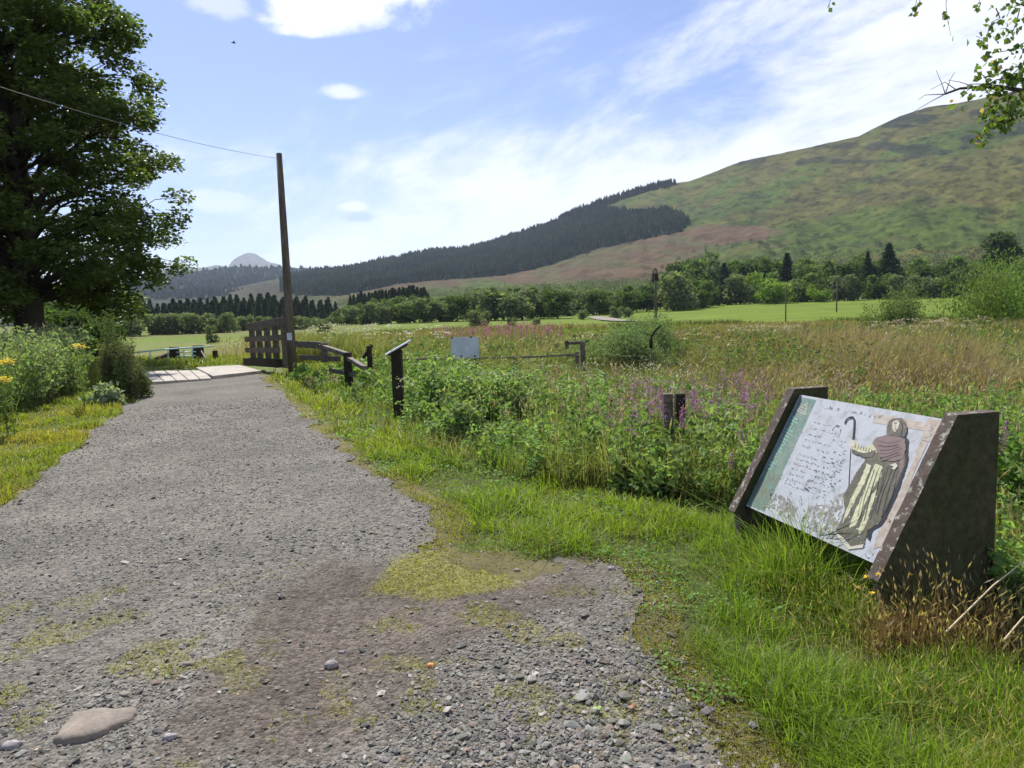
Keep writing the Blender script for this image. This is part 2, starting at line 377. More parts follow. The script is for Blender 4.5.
build_ground()

def path_rel(x, y):
    r = np.hypot(x, y); k = 1 - ss(r, 8, 16)
    return .018 * (fbm(x * 4, y * 4, 4, 51) - .5) * (1 - ss(r, 10, 18)) + .04 * (fbm(x * .9, y * .9, 2, 57) - .5) * k
def path_z(x, y): return zg(x, y) + .012 + path_rel(x, y)
def build_path():
    az = np.arange(-75, 60, .22) * pi / 180
    r = [.5]
    while r[-1] < 23: r.append(r[-1] * 1.0115)
    r = np.array(r); A, R = np.meshgrid(az, r)
    x = (R * np.sin(A)).ravel(); y = (R * np.cos(A)).ravel()
    ins = on_path(x, y)
    z = path_z(x, y)
    n = len(az); m = len(r)
    i, j = np.meshgrid(np.arange(m - 1), np.arange(n - 1), indexing='ij'); i = i.ravel(); j = j.ravel()
    q = np.stack([i * n + j, i * n + j + 1, (i + 1) * n + j + 1, (i + 1) * n + j], 1)[:, ::-1]
    q = q[ins[q].sum(1) >= 3]
    used = np.unique(q); mp = np.full(len(x), -1); mp[used] = np.arange(len(used)); q = mp[q]
    x = x[used]; y = y[used]; z = z[used]
    d = soft(x, y, DIRT, .55, 8)[:, None]; ms = soft(x, y, MOSS, .22)[:, None]
    grey = np.array([.136, .127, .110]) * (.9 + .25 * fbm(x * .8, y * .8, 3, 41)[:, None])
    brown = np.array([.098, .083, .069]) * (.70 + .6 * fbm(x * 3, y * 3, 4, 43)[:, None])
    c = grey * (1 - d) + brown * d
    sp_ = (ss(fbm(x * 5, y * 5, 3, 61), .58, .68) * ss(fbm(x * 1.1, y * 1.1, 2, 63), .42, .6) * (1 - ss(y, 3.4, 4.6)))[:, None]
    mo = np.clip(ms * .85 + sp_ * .45, 0, 1)
    c = c * (1 - mo) + np.array([.15, .145, .035]) * mo
    link('gravel_path', np_mesh('gravel_path', np.stack([x, y, z], 1), [q], M['path'], c, True))['kind'] = 'structure'
build_path()

# ---------------------------------------------------------------- hills
def px_azte(px, py):
    d = ray(px, py); return atan2(d[0], d[1]), d[2] / hypot(d[0], d[1])
def hill(name, prof, r0_, r1_, back, colf, p=1.15, rough=.05, nr=210, step=.11, disp=1.0):
    pa = np.array([px_azte(*q) for q in prof])
    az = np.arange(pa[0, 0], pa[-1, 0], radians(step)); E = np.interp(az, pa[:, 0], pa[:, 1])
    t = np.concatenate([np.linspace(0, 1, nr), np.linspace(1.04, 2, 14)])
    T, A = np.meshgrid(t, az, indexing='ij'); Eg = np.broadcast_to(E, T.shape)
    R0 = np.interp(A, [pa[0, 0], pa[-1, 0]], r0_); R1 = np.interp(A, [pa[0, 0], pa[-1, 0]], r1_)
    tt = np.clip(T, 0, 1)
    R = R0 + (R1 - R0) * tt + np.clip(T - 1, 0, 1) * back
    X = R * np.sin(A); Y = R * np.cos(A)
    te = Eg * tt ** p
    Z = H + R * te - 3 * (1 - tt)
    fall = np.clip(T - 1, 0, 1); Z = Z * (1 - fall ** 1.3) - 8 * fall
    sc = R1.mean() / 14
    nz = fbm(X / sc, Y / sc, 6, 71, .55) - .5
    rd = np.abs(fbm(A * 26 + nz * .6, T * 2.2, 4, 77) - .5) * -2 + .5
    amp = rough * R1 * Eg * np.sin(pi * np.clip(tt, 0, 1)) ** .8
    Z = Z + (nz * 1.3 + rd * .5) * amp * disp
    gl = np.abs(fbm(A * 34 + T * 15 + nz * 3, T * 7.0, 4, 79) - .5) * 2; Z = Z + (ss(gl, 0, .35) - 1) * amp * .13 * (disp > 1)
    Z = Z + (fbm(X / (sc * .25), Y / (sc * .25), 4, 91) - .5) * rough * R1 * .05 * ss(tt, .0, .2)
    m, n = T.shape
    i, j = np.meshgrid(np.arange(m - 1), np.arange(n - 1), indexing='ij'); i = i.ravel(); j = j.ravel()
    q = np.stack([i * n + j, i * n + j + 1, (i + 1) * n + j + 1, (i + 1) * n + j], 1)[:, ::-1]
    V = np.stack([X.ravel(), Y.ravel(), Z.ravel()], 1)
    cols = colf(V, T.ravel())
    link(name, np_mesh(name, V, [q], M['hill'], cols, True))['kind'] = 'structure'
    return V.reshape(m, n, 3)

FOREST = [(280, 275), (300, 272), (380, 258), (420, 246), (470, 243), (520, 225), (560, 214), (575, 206), (590, 208), (640, 212), (665, 211), (688, 222), (680, 232), (640, 240), (600, 248), (540, 268), (500, 276), (440, 280), (400, 284), (340, 296), (300, 296), (280, 292)]
BROWN = [(300, 300), (345, 292), (400, 282), (500, 272), (540, 265), (600, 246), (680, 230), (740, 226), (790, 230), (770, 240), (720, 246), (680, 262), (640, 285), (560, 285), (480, 283), (430, 290), (340, 308)]
def hill_cols(V, T):
    px, py, _ = proj(V)
    x, y = V[:, 0], V[:, 1]
    wx = (fbm(px / 40, py / 14, 3, 81) - .5) * 40; wy = (fbm(px / 40, py / 14, 3, 87) - .5) * 16
    g = np.array([.060, .090, .018]); ol = np.array([.092, .088, .026]); dk = np.array([.024, .030, .020])
    a = fbm(x / 160, y / 160, 5, 95, .6)[:, None]
    c = g * (1 - ss(a, .40, .60)) + ol * ss(a, .40, .60)
    s = fbm(px / 30 + py / 40, py / 7, 4, 99)[:, None]          # gullies and crags running down the slope
    up = ss(320 - py, 80, 200)[:, None]
    k = ss(s, .54, .62) * (.22 + .78 * up)
    c = c * (1 - k * .92) + dk * k * .92
    s2 = fbm(px / 12 - py / 16, py / 5, 4, 109)[:, None]; c = c * (.72 + .6 * s2); s3 = ss(fbm(px / 6 + py / 7, py / 2.2, 4, 113), .58, .68)[:, None]; c = c * (1 - .5 * s3)
    br = np.zeros(len(px))
    for i in range(3): br += inpoly(px + wx * (i + 1) / 3, py + wy * (i + 1) / 3, BROWN) / 3
    b = np.array([.088, .060, .036]) * (.72 + .6 * fbm(px / 25, py / 4, 3, 103)[:, None])
    gm = (ss(fbm(px / 34, py / 8, 4, 117), .50, .62) * .55)[:, None]; b = b * (1 - gm) + np.array([.075, .085, .035]) * gm; c = c * (1 - br[:, None]) + b * br[:, None]
    fo = inpoly(px, py, FOREST)[:, None]
    c = c * (1 - fo) + np.array([.03, .04, .02]) * fo
    lf_ = (ss(335 - px, 0, 25) * ss(py, 278, 284))[:, None]; c = c * (1 - lf_) + np.array([.050, .046, .028]) * (.5 + fbm(px / 14, py / 5, 3, 127)[:, None]) * lf_
    low = ss(py - (300 - (px - 300) * .03), -10, 4)[:, None]
    c = c * (1 - low * .6) + np.array([.07, .09, .035]) * low * .6
    return c
RIDGE = [(150, 316), (215, 292), (262, 282), (300, 274), (345, 268), (380, 262), (430, 252), (470, 249), (520, 234), (560, 219), (572, 213), (600, 203), (640, 190), (665, 184), (690, 181), (740, 162), (800, 149), (858, 136), (900, 116), (925, 108), (975, 100), (1010, 92), (1060, 80), (1150, 70), (1300, 88), (1500, 150)]
HV = hill('mountain_side', RIDGE, (420, 330), (2300, 1500), 900, hill_cols, disp=1.25)
def blue_cols(V, T):
    x, y = V[:, 0], V[:, 1]
    a = fbm(x / 260, y / 260, 5, 121)[:, None]
    c = np.array([.025, .036, .022]) * (.8 + .5 * a)
    k = ss(fbm(x / 300, y / 180, 3, 125), .56, .62)[:, None] * ss(.5 - T, 0, .3)[:, None]
    return c * (1 - k) + np.array([.13, .11, .075]) * k
BV = hill('wooded_hill', [(-900, 300), (-500, 265), (-200, 250), (-40, 262), (60, 282), (125, 281), (150, 277), (185, 272), (215, 269), (240, 267.5), (290, 267.5), (330, 270), (380, 276), (450, 300)], (900, 900), (3600, 3600), 1500, blue_cols, rough=.10, step=.25, nr=80)
hill('distant_ridge', [(100, 300), (150, 272), (180, 266), (197, 268), (215, 265), (232, 268), (260, 280), (300, 300)], (4500, 4500), (7800, 7800), 1500, lambda V, T: np.tile([.09, .10, .06], (len(V), 1)), step=.08, nr=40)
hill('far_peak', [(185, 300), (215, 279), (228, 268), (234, 259), (240, 256.5), (248, 253.5), (254, 254.5), (262, 258), (275, 263), (283, 267), (300, 270), (340, 300)], (6500, 6500), (9500, 9500), 2000, lambda V, T: np.array([.11, .10, .075]) * (.5 + fbm(V[:, 0] / 300, V[:, 1] / 300, 4, 5)[:, None]), step=.06, nr=60, rough=.16)

# ---------------------------------------------------------------- foliage builders
def rot_basis(n, g):
    """random unit normals and tangents"""
    a = g.normal(size=(n, 3)); a /= np.linalg.norm(a, axis=1)[:, None]
    b = g.normal(size=(n, 3)); b -= a * (a * b).sum(1)[:, None]; b /= np.linalg.norm(b, axis=1)[:, None]
    return a, b, np.cross(a, b)
def leaves(P, size, col, g, flat=0.0, aspect=.6, droop=None):
    """folded diamond leaves; P is the leaf base"""
    n = len(P); a, b, c = rot_basis(n, g)
    if flat:
        a = a * (1 - flat); a[:, 2] = a[:, 2] + flat * 1.5; a /= np.linalg.norm(a, axis=1)[:, None]
        b -= a * (a * b).sum(1)[:, None]; b /= np.linalg.norm(b, axis=1)[:, None]; c = np.cross(a, b)
    if droop is not None:
        b = b + np.array([0, 0, -droop]); b /= np.linalg.norm(b, axis=1)[:, None]; c = np.cross(a, b); c /= np.linalg.norm(c, axis=1)[:, None]; a = np.cross(b, c)
    s = np.broadcast_to(size, (n,))[:, None]
    v0 = P; tip = P + b * s; l_ = P + b * s * .45 + c * s * aspect * .5 + a * s * .12; r_ = P + b * s * .45 - c * s * aspect * .5 + a * s * .12
    V = np.stack([v0, l_, tip, r_], 1).reshape(-1, 3)
    i = np.arange(n) * 4; f = np.concatenate([np.stack([i, i + 1, i + 2], 1), np.stack([i, i + 2, i + 3], 1)])
    return V, f, np.repeat(col, 4, 0)
class Acc:
    def __init__(s): s.V = []; s.F = {3: [], 4: []}; s.C = []; s.n = 0
    def add(s, V, f, c):
        s.V.append(V); s.C.append(np.broadcast_to(c, (len(V), 3))); 
        for ff in (f if isinstance(f, list) else [f]): s.F[ff.shape[1]].append(ff + s.n)
        s.n += len(V)
    def mesh(s, name, m, smooth=False):
        fs = [np.concatenate(s.F[k]) for k in (3, 4) if s.F[k]]
        return np_mesh(name, np.concatenate(s.V), fs, m, np.concatenate(s.C), smooth)
def blades(P, h, w, cb, ct, g, bend=.5, wind=(0, 0)):
    n = len(P); an = g.uniform(0, 2 * pi, n); d = np.stack([np.cos(an), np.sin(an)], 1)
    bd = np.abs(g.normal(0, bend, n)) + .05
    la = g.uniform(0, 2 * pi, n); ld = np.stack([np.cos(la), np.sin(la)], 1) * bd[:, None] + np.array(wind)
    V = np.zeros((n, 7, 3)); Cc = np.zeros((n, 7, 3)); h = np.broadcast_to(h, (n,)); w = np.broadcast_to(w, (n,))
    k = 0
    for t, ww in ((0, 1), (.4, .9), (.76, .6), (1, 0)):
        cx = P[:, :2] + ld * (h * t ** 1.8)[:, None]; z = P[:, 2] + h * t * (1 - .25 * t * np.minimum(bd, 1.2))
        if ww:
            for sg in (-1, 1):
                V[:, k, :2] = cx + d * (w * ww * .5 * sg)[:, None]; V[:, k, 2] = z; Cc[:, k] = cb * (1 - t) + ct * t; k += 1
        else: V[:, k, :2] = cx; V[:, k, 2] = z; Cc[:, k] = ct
    i = np.arange(n) * 7
    q = np.concatenate([np.stack([i, i + 1, i + 3, i + 2], 1), np.stack([i + 2, i + 3, i + 5, i + 4], 1)]); t3 = np.stack([i + 4, i + 5, i + 6], 1)
    return V.reshape(-1, 3), [t3, q], Cc.reshape(-1, 3)
def jcol(c, n, g, v=.25, hue=.08):
    k = (1 + g.uniform(-v, v, (n, 1))) * (1 + g.uniform(-hue, hue, (n, 3))); return np.asarray(c) * k

# ---------------------------------------------------------------- far trees
def crown_mesh(name, h, rad, n, size, col, seed, kind='round', base=.18):
    g = np.random.default_rng(seed); a = Acc(); P = []
    if kind == 'conifer':
        t = g.uniform(0, 1, n) ** .75; r = rad * (1 - t) * (.72 + .45 * g.uniform(0, 1, n)) * (.85 + .15 * np.sin(t * 40)); an = g.uniform(0, 2 * pi, n)
        r = r * np.sqrt(g.uniform(.35, 1, n)) + .1
        P = np.stack([r * np.cos(an), r * np.sin(an), h * (.07 + .93 * t)], 1)
        V, f, c = leaves(P, size * (1.15 - .55 * t), jcol(col, n, g, .3), g, 0, .6, droop=.5)
        a.add(V, f, c)
    else:
        k = 11 if kind == 'round' else 9
        cs = []
        for i in range(k):
            an = g.uniform(0, 2 * pi); zz = g.uniform(base + .12, .86); env = sqrt(max(.05, 1 - ((zz - .5) / .5) ** 2))
            if kind == 'tall': env *= .75
            q = rad * env * g.uniform(.25, .72); cs.append((q * cos(an), q * sin(an), zz * h, rad * g.uniform(.32, .55) * (.6 + .4 * env)))
        for c_ in cs:
            m = n // k; v = g.normal(size=(m, 3)); v /= np.linalg.norm(v, axis=1)[:, None]
            v *= (g.uniform(.35, 1, m) ** .4 * c_[3] * g.uniform(.85, 1.15, m))[:, None]; v[:, 2] *= .85
            P = v + np.array(c_[:3]); ok = P[:, 2] > base * h * .4; P = P[ok]
            lum = g.uniform(.8, 1.2)
            V, f, c = leaves(P, size * g.uniform(.7, 1.3, len(P)), jcol(np.array(col) * lum, len(P), g, .3), g, 0, .8)
            a.add(V, f, c)
    return a.mesh(name, M['farleaf'])
def proto_tree(name, h, rad, n, size, col, seed, kind, base=.18, label='x', cat='tree'):
    e = bpy.data.objects.new(name, None); C.objects.link(e); e['label'] = label; e['category'] = cat
    tr = MB(); g = random.Random(seed)
    top = h * (.9 if kind == 'conifer' else .62)
    tr.tube([(0, 0, -.6), (g.uniform(-.1, .1), 0, h * .2), (g.uniform(-.2, .2), g.uniform(-.2, .2), top)], [h * .022 + .05, h * .017 + .04, .04], 6)
    if kind != 'conifer':
        for i in range(4):
            an = g.uniform(0, 6.28); z0 = h * g.uniform(.22, .4); tr.tube([(0, 0, z0), (cos(an) * rad * .3, sin(an) * rad * .3, z0 + h * .15), (cos(an) * rad * .6, sin(an) * rad * .6, z0 + h * .3)], [h * .01 + .03, h * .007 + .02, .03], 5)
    tr.build('trunk', M['bark'], e)
    cr = link('crown', crown_mesh('crown', h, rad, n, size, col, seed, kind, base)); cr.parent = e
    return e
G1 = (.070, .110, .036); G2 = (.110, .165, .055); G3 = (.19, .28, .055); G4 = (.150, .185, .10); GC = (.032, .055, .028)
PROT = {
 'dark':   [lambda s: proto_tree('broadleaf_tree', 12, 5.2, 1500, .85, G1, s, 'round', .05)] * 2,
 'mid':    [lambda s: proto_tree('broadleaf_tree', 11, 5.4, 1500, .8, G2, s, 'round', .04)] * 3,
 'bright': [lambda s: proto_tree('broadleaf_tree', 13, 6.5, 2600, .75, G3, s, 'round', .03)],
 'willow': [lambda s: proto_tree('willow_tree', 8, 4.6, 1400, .7, G4, s, 'round', .04)] * 3,
 'tall':   [lambda s: proto_tree('broadleaf_tree', 17, 5.0, 1700, .9, (.065, .095, .045), s, 'tall', .04)] * 2,
 'spruce': [lambda s: proto_tree('conifer_tree', 15, 3.3, 1100, 1.0, GC, s, 'conifer')] * 3,
 'pine':   [lambda s: proto_tree('conifer_tree', 16, 5.6, 1500, 1.1, (.035, .06, .03), s, 'conifer')],
}
protos = {}; firstuse = {}
sd_ = 100
for k, fs in PROT.items():
    protos[k] = []
    for f in fs:
        sd_ += 1; o = f(sd_); protos[k].append(o); firstuse[o.name] = True
def hz(px): return 307 + (512 - px) * tan(RO)
def plant(kind, px, ytop, R, label, group=None, xs=1.0, idx=None, hmul=1.0, zbase=None):
    o = plant_(kind, px, ytop, R, label, group, xs, idx, zbase)
    if group and len(label.split()) < 9: REG.append((o, px, label))
    return o
def plant_(kind, px, ytop, R, label, group=None, xs=1.0, idx=None, zbase=None):
    """a tree rooted on the ground at distance R in the direction of px, tall enough that its top stands at ytop"""
    az, te = px_azte(px, ytop); x = R * sin(az); y = R * cos(az)
    zb = float(zg(np.array([x]), np.array([y]))[0]) if zbase is None else zbase
    zt = H + te * R; h = max(zt - zb, 2.0)
    pr = protos[kind]; o = pr[(idx if idx is not None else random.randrange(len(pr)))]
    h0 = {'dark': 11.5, 'mid': 10.6, 'bright': 12.4, 'willow': 7.6, 'tall': 16, 'spruce': 15.3, 'pine': 16.4}[kind]
    s = h / h0; loc = (x, y, zb - .1); sc = (s * xs, s * xs, s); rz = random.uniform(0, 6.28)
    if firstuse[o.name]:
        firstuse[o.name] = False; o.location = loc; o.rotation_euler.z = rz; o.scale = sc; o['label'] = label
        if group: o['group'] = group
        return o
    n = copy_thing(o, loc, rz, sc, label)
    if group: n['group'] = group
    elif 'group' in n: del n['group']
    return n
R_ = random.uniform
REG = []
def top_at(px, tab):
    return float(np.interp(px, [t[0] for t in tab], [t[1] for t in tab]))
# left: spruce rows behind the willows
tabs = [(-60, 290), (60, 290), (130, 297), (160, 299), (200, 296), (260, 292), (300, 294), (335, 297), (345, 306)]
for row, (R, dy) in enumerate(((430, 0), (400, 4), (372, 8))):
    px = 62 + row * 3
    while px < (340 - row * 8):
        plant('spruce', px, top_at(px, tabs) + dy + R_(-1.0, 4), R + R_(-8, 8), 'dark spruce in the ' + ('back', 'middle', 'front')[row] + ' row', 'spruces in the dark row at the left of the valley', xs=R_(1.4, 2.1))
        px += R_(6, 9)
px = 60
while px < 335:
    plant('willow', px + R_(-2, 2), R_(312, 318) + (px > 235) * R_(0, 4), 196 + R_(-6, 12), 'rounded grey-green willow below the dark spruces', 'willows along the far edge of the left-hand field', xs=R_(1.1, 1.6))
    px += R_(7, 12)
plant('willow', 327, 317, 150, 'pale rounded bush standing alone in the meadow just right of the leaning pole', xs=1.3)
# middle tree line
tabm = [(335, 314), (350, 307), (380, 304), (420, 301), (450, 299), (480, 293), (500, 291), (530, 292), (560, 293), (590, 292), (620, 293), (650, 287), (670, 279), (690, 270)]
px = 335
while px < 690:
    k = random.choice(['dark', 'dark', 'mid', 'willow'] if px > 455 else ['willow', 'mid', 'willow'])
    plant(k, px, top_at(px, tabm) + R_(-4, 4), 243 + R_(-10, 18) + (px > 560) * 25,
          {'dark': 'dark broadleaf tree in the middle line', 'mid': 'mid-green broadleaf tree in the middle line', 'willow': 'greyish low willow in the middle line'}[k], {'dark': 'dark trees of the middle tree line', 'mid': 'mid-green trees of the middle tree line', 'willow': 'grey willows of the middle tree line'}[k], xs=R_(1.05, 1.5))
    px += R_(7, 11)
px = 350
while px < 650:
    plant('mid', px, top_at(px, tabm) + R_(-7, -2), 320 + R_(-12, 25), 'pale tree in the second rank', 'second-rank trees behind the middle tree line', xs=R_(.9, 1.3), zbase=-1.0)
    px += R_(10, 16)
px = 350
while px < 428:
    plant('spruce', px, top_at(px, [(350, 294), (365, 290), (400, 286), (422, 284), (428, 290)]) + R_(-1.5, 3.5), 405 + R_(-14, 14), 'dark spruce in the small plantation', 'spruces of the small plantation right of the leaning pole', xs=R_(1.2, 1.8), zbase=0)
    px += R_(2.6, 4.4)
# right tree line
tabr = [(680, 264), (700, 257), (720, 256), (760, 260), (800, 260), (840, 258), (900, 259), (960, 258), (1000, 260), (1080, 254)]
px = 682
while px < 1090:
    k = random.choice(['dark', 'tall', 'mid', 'dark', 'mid'])
    plant(k, px, top_at(px, tabr) + R_(-4, 5), 345 + R_(-8, 25), {'dark': 'dark tree in the back rank', 'tall': 'tall narrow tree in the back rank', 'mid': 'mid-green tree in the back rank'}[k], {'dark': 'dark back trees under the mountain', 'tall': 'tall back trees under the mountain', 'mid': 'mid-green back trees under the mountain'}[k], xs=R_(.9, 1.3))
    px += R_(10, 15)
px = 660
while px < 1080:
    k = random.choice(['dark', 'mid', 'mid', 'willow'])
    plant(k, px, top_at(px, tabr) + (20 if px < 740 else 15) + R_(-4, 8), 300 + R_(-8, 12), {'dark': 'dark low tree in the front rank', 'mid': 'mid-green low tree in the front rank', 'willow': 'greyish willow in the front rank'}[k], {'dark': 'dark front trees beyond the bright field', 'mid': 'mid-green front trees beyond the bright field', 'willow': 'grey willows beyond the bright field'}[k], xs=R_(1.0, 1.35))
    px += R_(11, 17)
plant('bright', 768, 265, 283, 'large bright yellow-green broadleaf tree standing out of the tree line beyond the right field', xs=1.25)
plant('bright', 818, 280, 286, 'smaller yellow-green tree just right of the large bright one', xs=1.1)
plant('mid', 703, 281, 268, 'round light green tree at the left end of the bright right-hand field', xs=1.25, idx=0)
plant('pine', 889, 242, 330, 'broad dark conifer rising highest above the tree line under the mountain', xs=1.3)
plant('pine', 868, 250, 332, 'slimmer dark conifer left of the highest one', xs=.8)
plant('spruce', 655, 268, 345, 'lone dark conifer behind the dark utility pole in mid valley', xs=1.3)
plant('tall', 1003, 229, 318, 'tall airy pale tree above the willow bush at the right edge', xs=1.1, idx=0)
plant('spruce', 724, 262, 338, 'dark spruce rising from the trees left of the bright tree', xs=1.5)
plant('spruce', 787, 252, 345, 'dark pointed spruce behind the bright yellow-green tree', xs=1.5)
for px, ty, s in ((584, 309, 1.2), (616, 306, 1.3), (628, 307, 1.0)):
    plant('willow', px, ty, 205, 'small rounded bush by the far track', 'small bushes beside the far track', xs=s)
for px, ty, s in ((572, 298, 1.3), (612, 300, 1.3), (745, 300, 1)):
    pass
for px, ty, lab, s in ((478, 310, 'round grey-green bush in the meadow above the white notice board', 1.25), (511, 317, 'small round dark bush right of the round grey-green bush', .9), (537, 320, 'tiny dark bush, smallest and rightmost of the three above the pink flowers', .8)):
    plant('willow', px, ty, 140, lab, xs=s)
plant('willow', 212, 326, 120, 'little dark bush at the far edge of the left field beside the fence', xs=.8)
for px, ty, R, s in ((52, 300, 60, 1.2), (84, 303, 66, 1.2), (66, 306, 52, 1.2), (100, 310, 64, 1.0)):
    plant('dark', px, ty, R, 'dark shrubby tree in the sycamore shade', 'dark shrubby trees behind the sycamore', xs=s)

# young wood and hillside forest as masses
def conifer_mass(name, P, hs, rs, col, seed, lab):
    g = np.random.default_rng(seed); n = len(P); a = Acc(); K = 6
    for lev in range(4):
        z0 = (.04 + .22 * lev); z1 = z0 + .42 if lev < 3 else 1.0; rr = rs * (1 - .23 * lev)
        an = np.arange(K) * 2 * pi / K
        ring = np.zeros((n, K, 3)); jj = g.uniform(.65, 1.25, (n, K)); off = g.uniform(0, 6.28, (n, 1))
        ring[:, :, 0] = P[:, None, 0] + (rr[:, None] * jj) * np.cos(an + off); ring[:, :, 1] = P[:, None, 1] + (rr[:, None] * jj) * np.sin(an + off)
        ring[:, :, 2] = P[:, None, 2] + (hs * z0)[:, None] + g.uniform(-.04, .04, (n, K)) * hs[:, None]
        tip = P + np.stack([np.zeros(n), np.zeros(n), hs * z1], 1)
        V = np.concatenate([ring, tip[:, None]], 1).reshape(-1, 3); i = np.arange(n) * (K + 1)
        f = np.concatenate([np.stack([i + j, i + (j + 1) % K, i + K], 1) for j in range(K)])
        a.add(V, f, np.repeat(jcol(col, n, np.random.default_rng(seed), .35), K + 1, 0))
    o = link(name, a.mesh(name, M['farleaf'])); o['kind'] = 'stuff'; o['label'] = lab; o['category'] = 'forest'
def surf_sample(HVg, poly, n, seed):
    g = np.random.default_rng(seed); V = HVg.reshape(-1, 3); m, k, _ = HVg.shape
    px, py, _ = proj(HVg[:-1, :-1].reshape(-1, 3)); ok = inpoly(px, py, poly)
    idx = np.nonzero(ok)[0]
    A = HVg[:-1, :-1].reshape(-1, 3)[idx]; B = HVg[1:, :-1].reshape(-1, 3)[idx]; Cc = HVg[:-1, 1:].reshape(-1, 3)[idx]
    area = np.linalg.norm(np.cross(B - A, Cc - A), axis=1); dist = np.linalg.norm(A, axis=1)
    pr = area / dist ** 1.2; pr /= pr.sum(); s = g.choice(len(idx), n, p=pr); u = g.uniform(0, 1, (n, 2))
    return A[s] + (B[s] - A[s]) * u[:, :1] + (Cc[s] - A[s]) * u[:, 1:]
nF = 14000
P = surf_sample(HV[:210], FOREST, nF, 5)
tone = ss(fbm(P[:, 0] / 130, P[:, 1] / 130, 3, 9), .35, .65)[:, None]
conifer_mass('conifer_forest', P, rng.uniform(8, 16, nF) * (.8 + .4 * tone[:, 0]), rng.uniform(3.6, 5.6, nF), np.array([.024, .044, .022]) * (1 - tone) + np.array([.058, .088, .034]) * tone, 3, 'dark conifer plantation covering the hillside below the skyline')
TOPF = [(558, 222), (566, 212), (590, 204), (600, 200), (640, 188), (668, 182), (676, 181), (676, 185), (640, 194), (606, 206), (592, 214), (574, 224)]
P = surf_sample(HV[:210], TOPF, 900, 6)
conifer_mass('skyline_forest', P, rng.uniform(10, 17, 900), rng.uniform(3.2, 4.6, 900), (.028, .045, .026), 4, 'thin dark belt of conifers along the skyline above the plantation')
BLU = [(120, 300), (120, 282), (185, 272), (240, 267), (300, 267), (345, 270), (345, 300)]
P = surf_sample(BV[:80], BLU, 2600, 8)
conifer_mass('far_hill_forest', P, rng.uniform(10, 20, 2600), rng.uniform(7, 11, 2600), (.028, .042, .03), 14, 'blue-hazed conifer forest on the far wooded hill')
def round_mass(name, P, rad, hgt, per, col, seed, lab, size):
    g = np.random.default_rng(seed); n = len(P)
    v = g.normal(size=(n, per, 3)); v /= np.linalg.norm(v, axis=2)[..., None]; v *= (g.uniform(.4, 1, (n, per)) ** .5)[..., None]
    v[..., 0] *= rad[:, None]; v[..., 1] *= rad[:, None]; v[..., 2] = (v[..., 2] * .5 + .5) * hgt[:, None]
    Q = (P[:, None] + v).reshape(-1, 3); tree = jcol(col, n, g, .3)
    V, f, c = leaves(Q, size * g.uniform(.7, 1.3, len(Q)), np.repeat(tree, per, 0) * g.uniform(.8, 1.2, (len(Q), 1)), g, 0, .85)
    a = Acc(); a.add(V, f, c); o = link(name, a.mesh(name, M['farleaf'])); o['kind'] = 'stuff'; o['label'] = lab; o['category'] = 'woodland'
YW = [(330, 308), (400, 296), (470, 291), (560, 288), (640, 284), (680, 278), (740, 262), (900, 262), (1060, 262), (1060, 275), (900, 280), (700, 296), (600, 305), (400, 312)]
P = surf_sample(HV[:210], YW, 1900, 12)
round_mass('young_woodland', P, rng.uniform(2.5, 5, 1900), rng.uniform(5, 10, 1900), 46, (.13, .155, .095), 21, 'pale green young woodland at the foot of the brown slope', 1.3)
P = surf_sample(HV[:210], [(640, 285), (680, 250), (760, 240), (1000, 250), (1050, 262), (700, 280)], 130, 13)
round_mass('hillside_scrub', P, rng.uniform(2, 4, 130), rng.uniform(3, 6, 130), 40, (.05, .075, .04), 22, 'scattered scrub on the lower mountain slope', 1.2)

# ---------------------------------------------------------------- near grass and herbs
def poly(*q): return [tuple(gpt(*p)) for p in q]
def polar(n, r0_, r1_, a0, a1, g, pw=0.0):
    """points thinning out with distance (log-uniform radius)"""
    u = g.uniform(0, 1, n); r = np.exp(np.log(r0_) + u ** (1 + pw) * np.log(r1_ / r0_)); a = g.uniform(radians(a0), radians(a1), n)
    return r * np.sin(a), r * np.cos(a), r
LAWN = [tuple(p) for p in EDGE_R[1:]] + [(.75, 1.6), (1.2, 0), (6, -1), (7, 2.6)] + poly((1024, 618), (880, 588), (740, 512), (640, 500), (540, 482), (450, 462), (380, 428), (335, 402), (300, 385), (275, 374))
HERB = poly((275, 374), (300, 385), (335, 402), (380, 428), (450, 462), (540, 482), (640, 500), (740, 512), (880, 588), (1024, 618)) + [(9, 2.6), (14, 7), (14, 10.5)] + poly((760, 408), (640, 398), (520, 392), (440, 372), (330, 366))
def g_at(name, a): o = link(name, a); o['kind'] = 'stuff'; return o
BX = [1.4, 2.35, 3.3, 4.9]       # sign footprint kept clear of stems
def clear(x, y):
    ok = ~inpoly(x, y, [(1.52, 4.75), (1.78, 3.3), (2.35, 3.35), (2.1, 4.9)])
    return ok
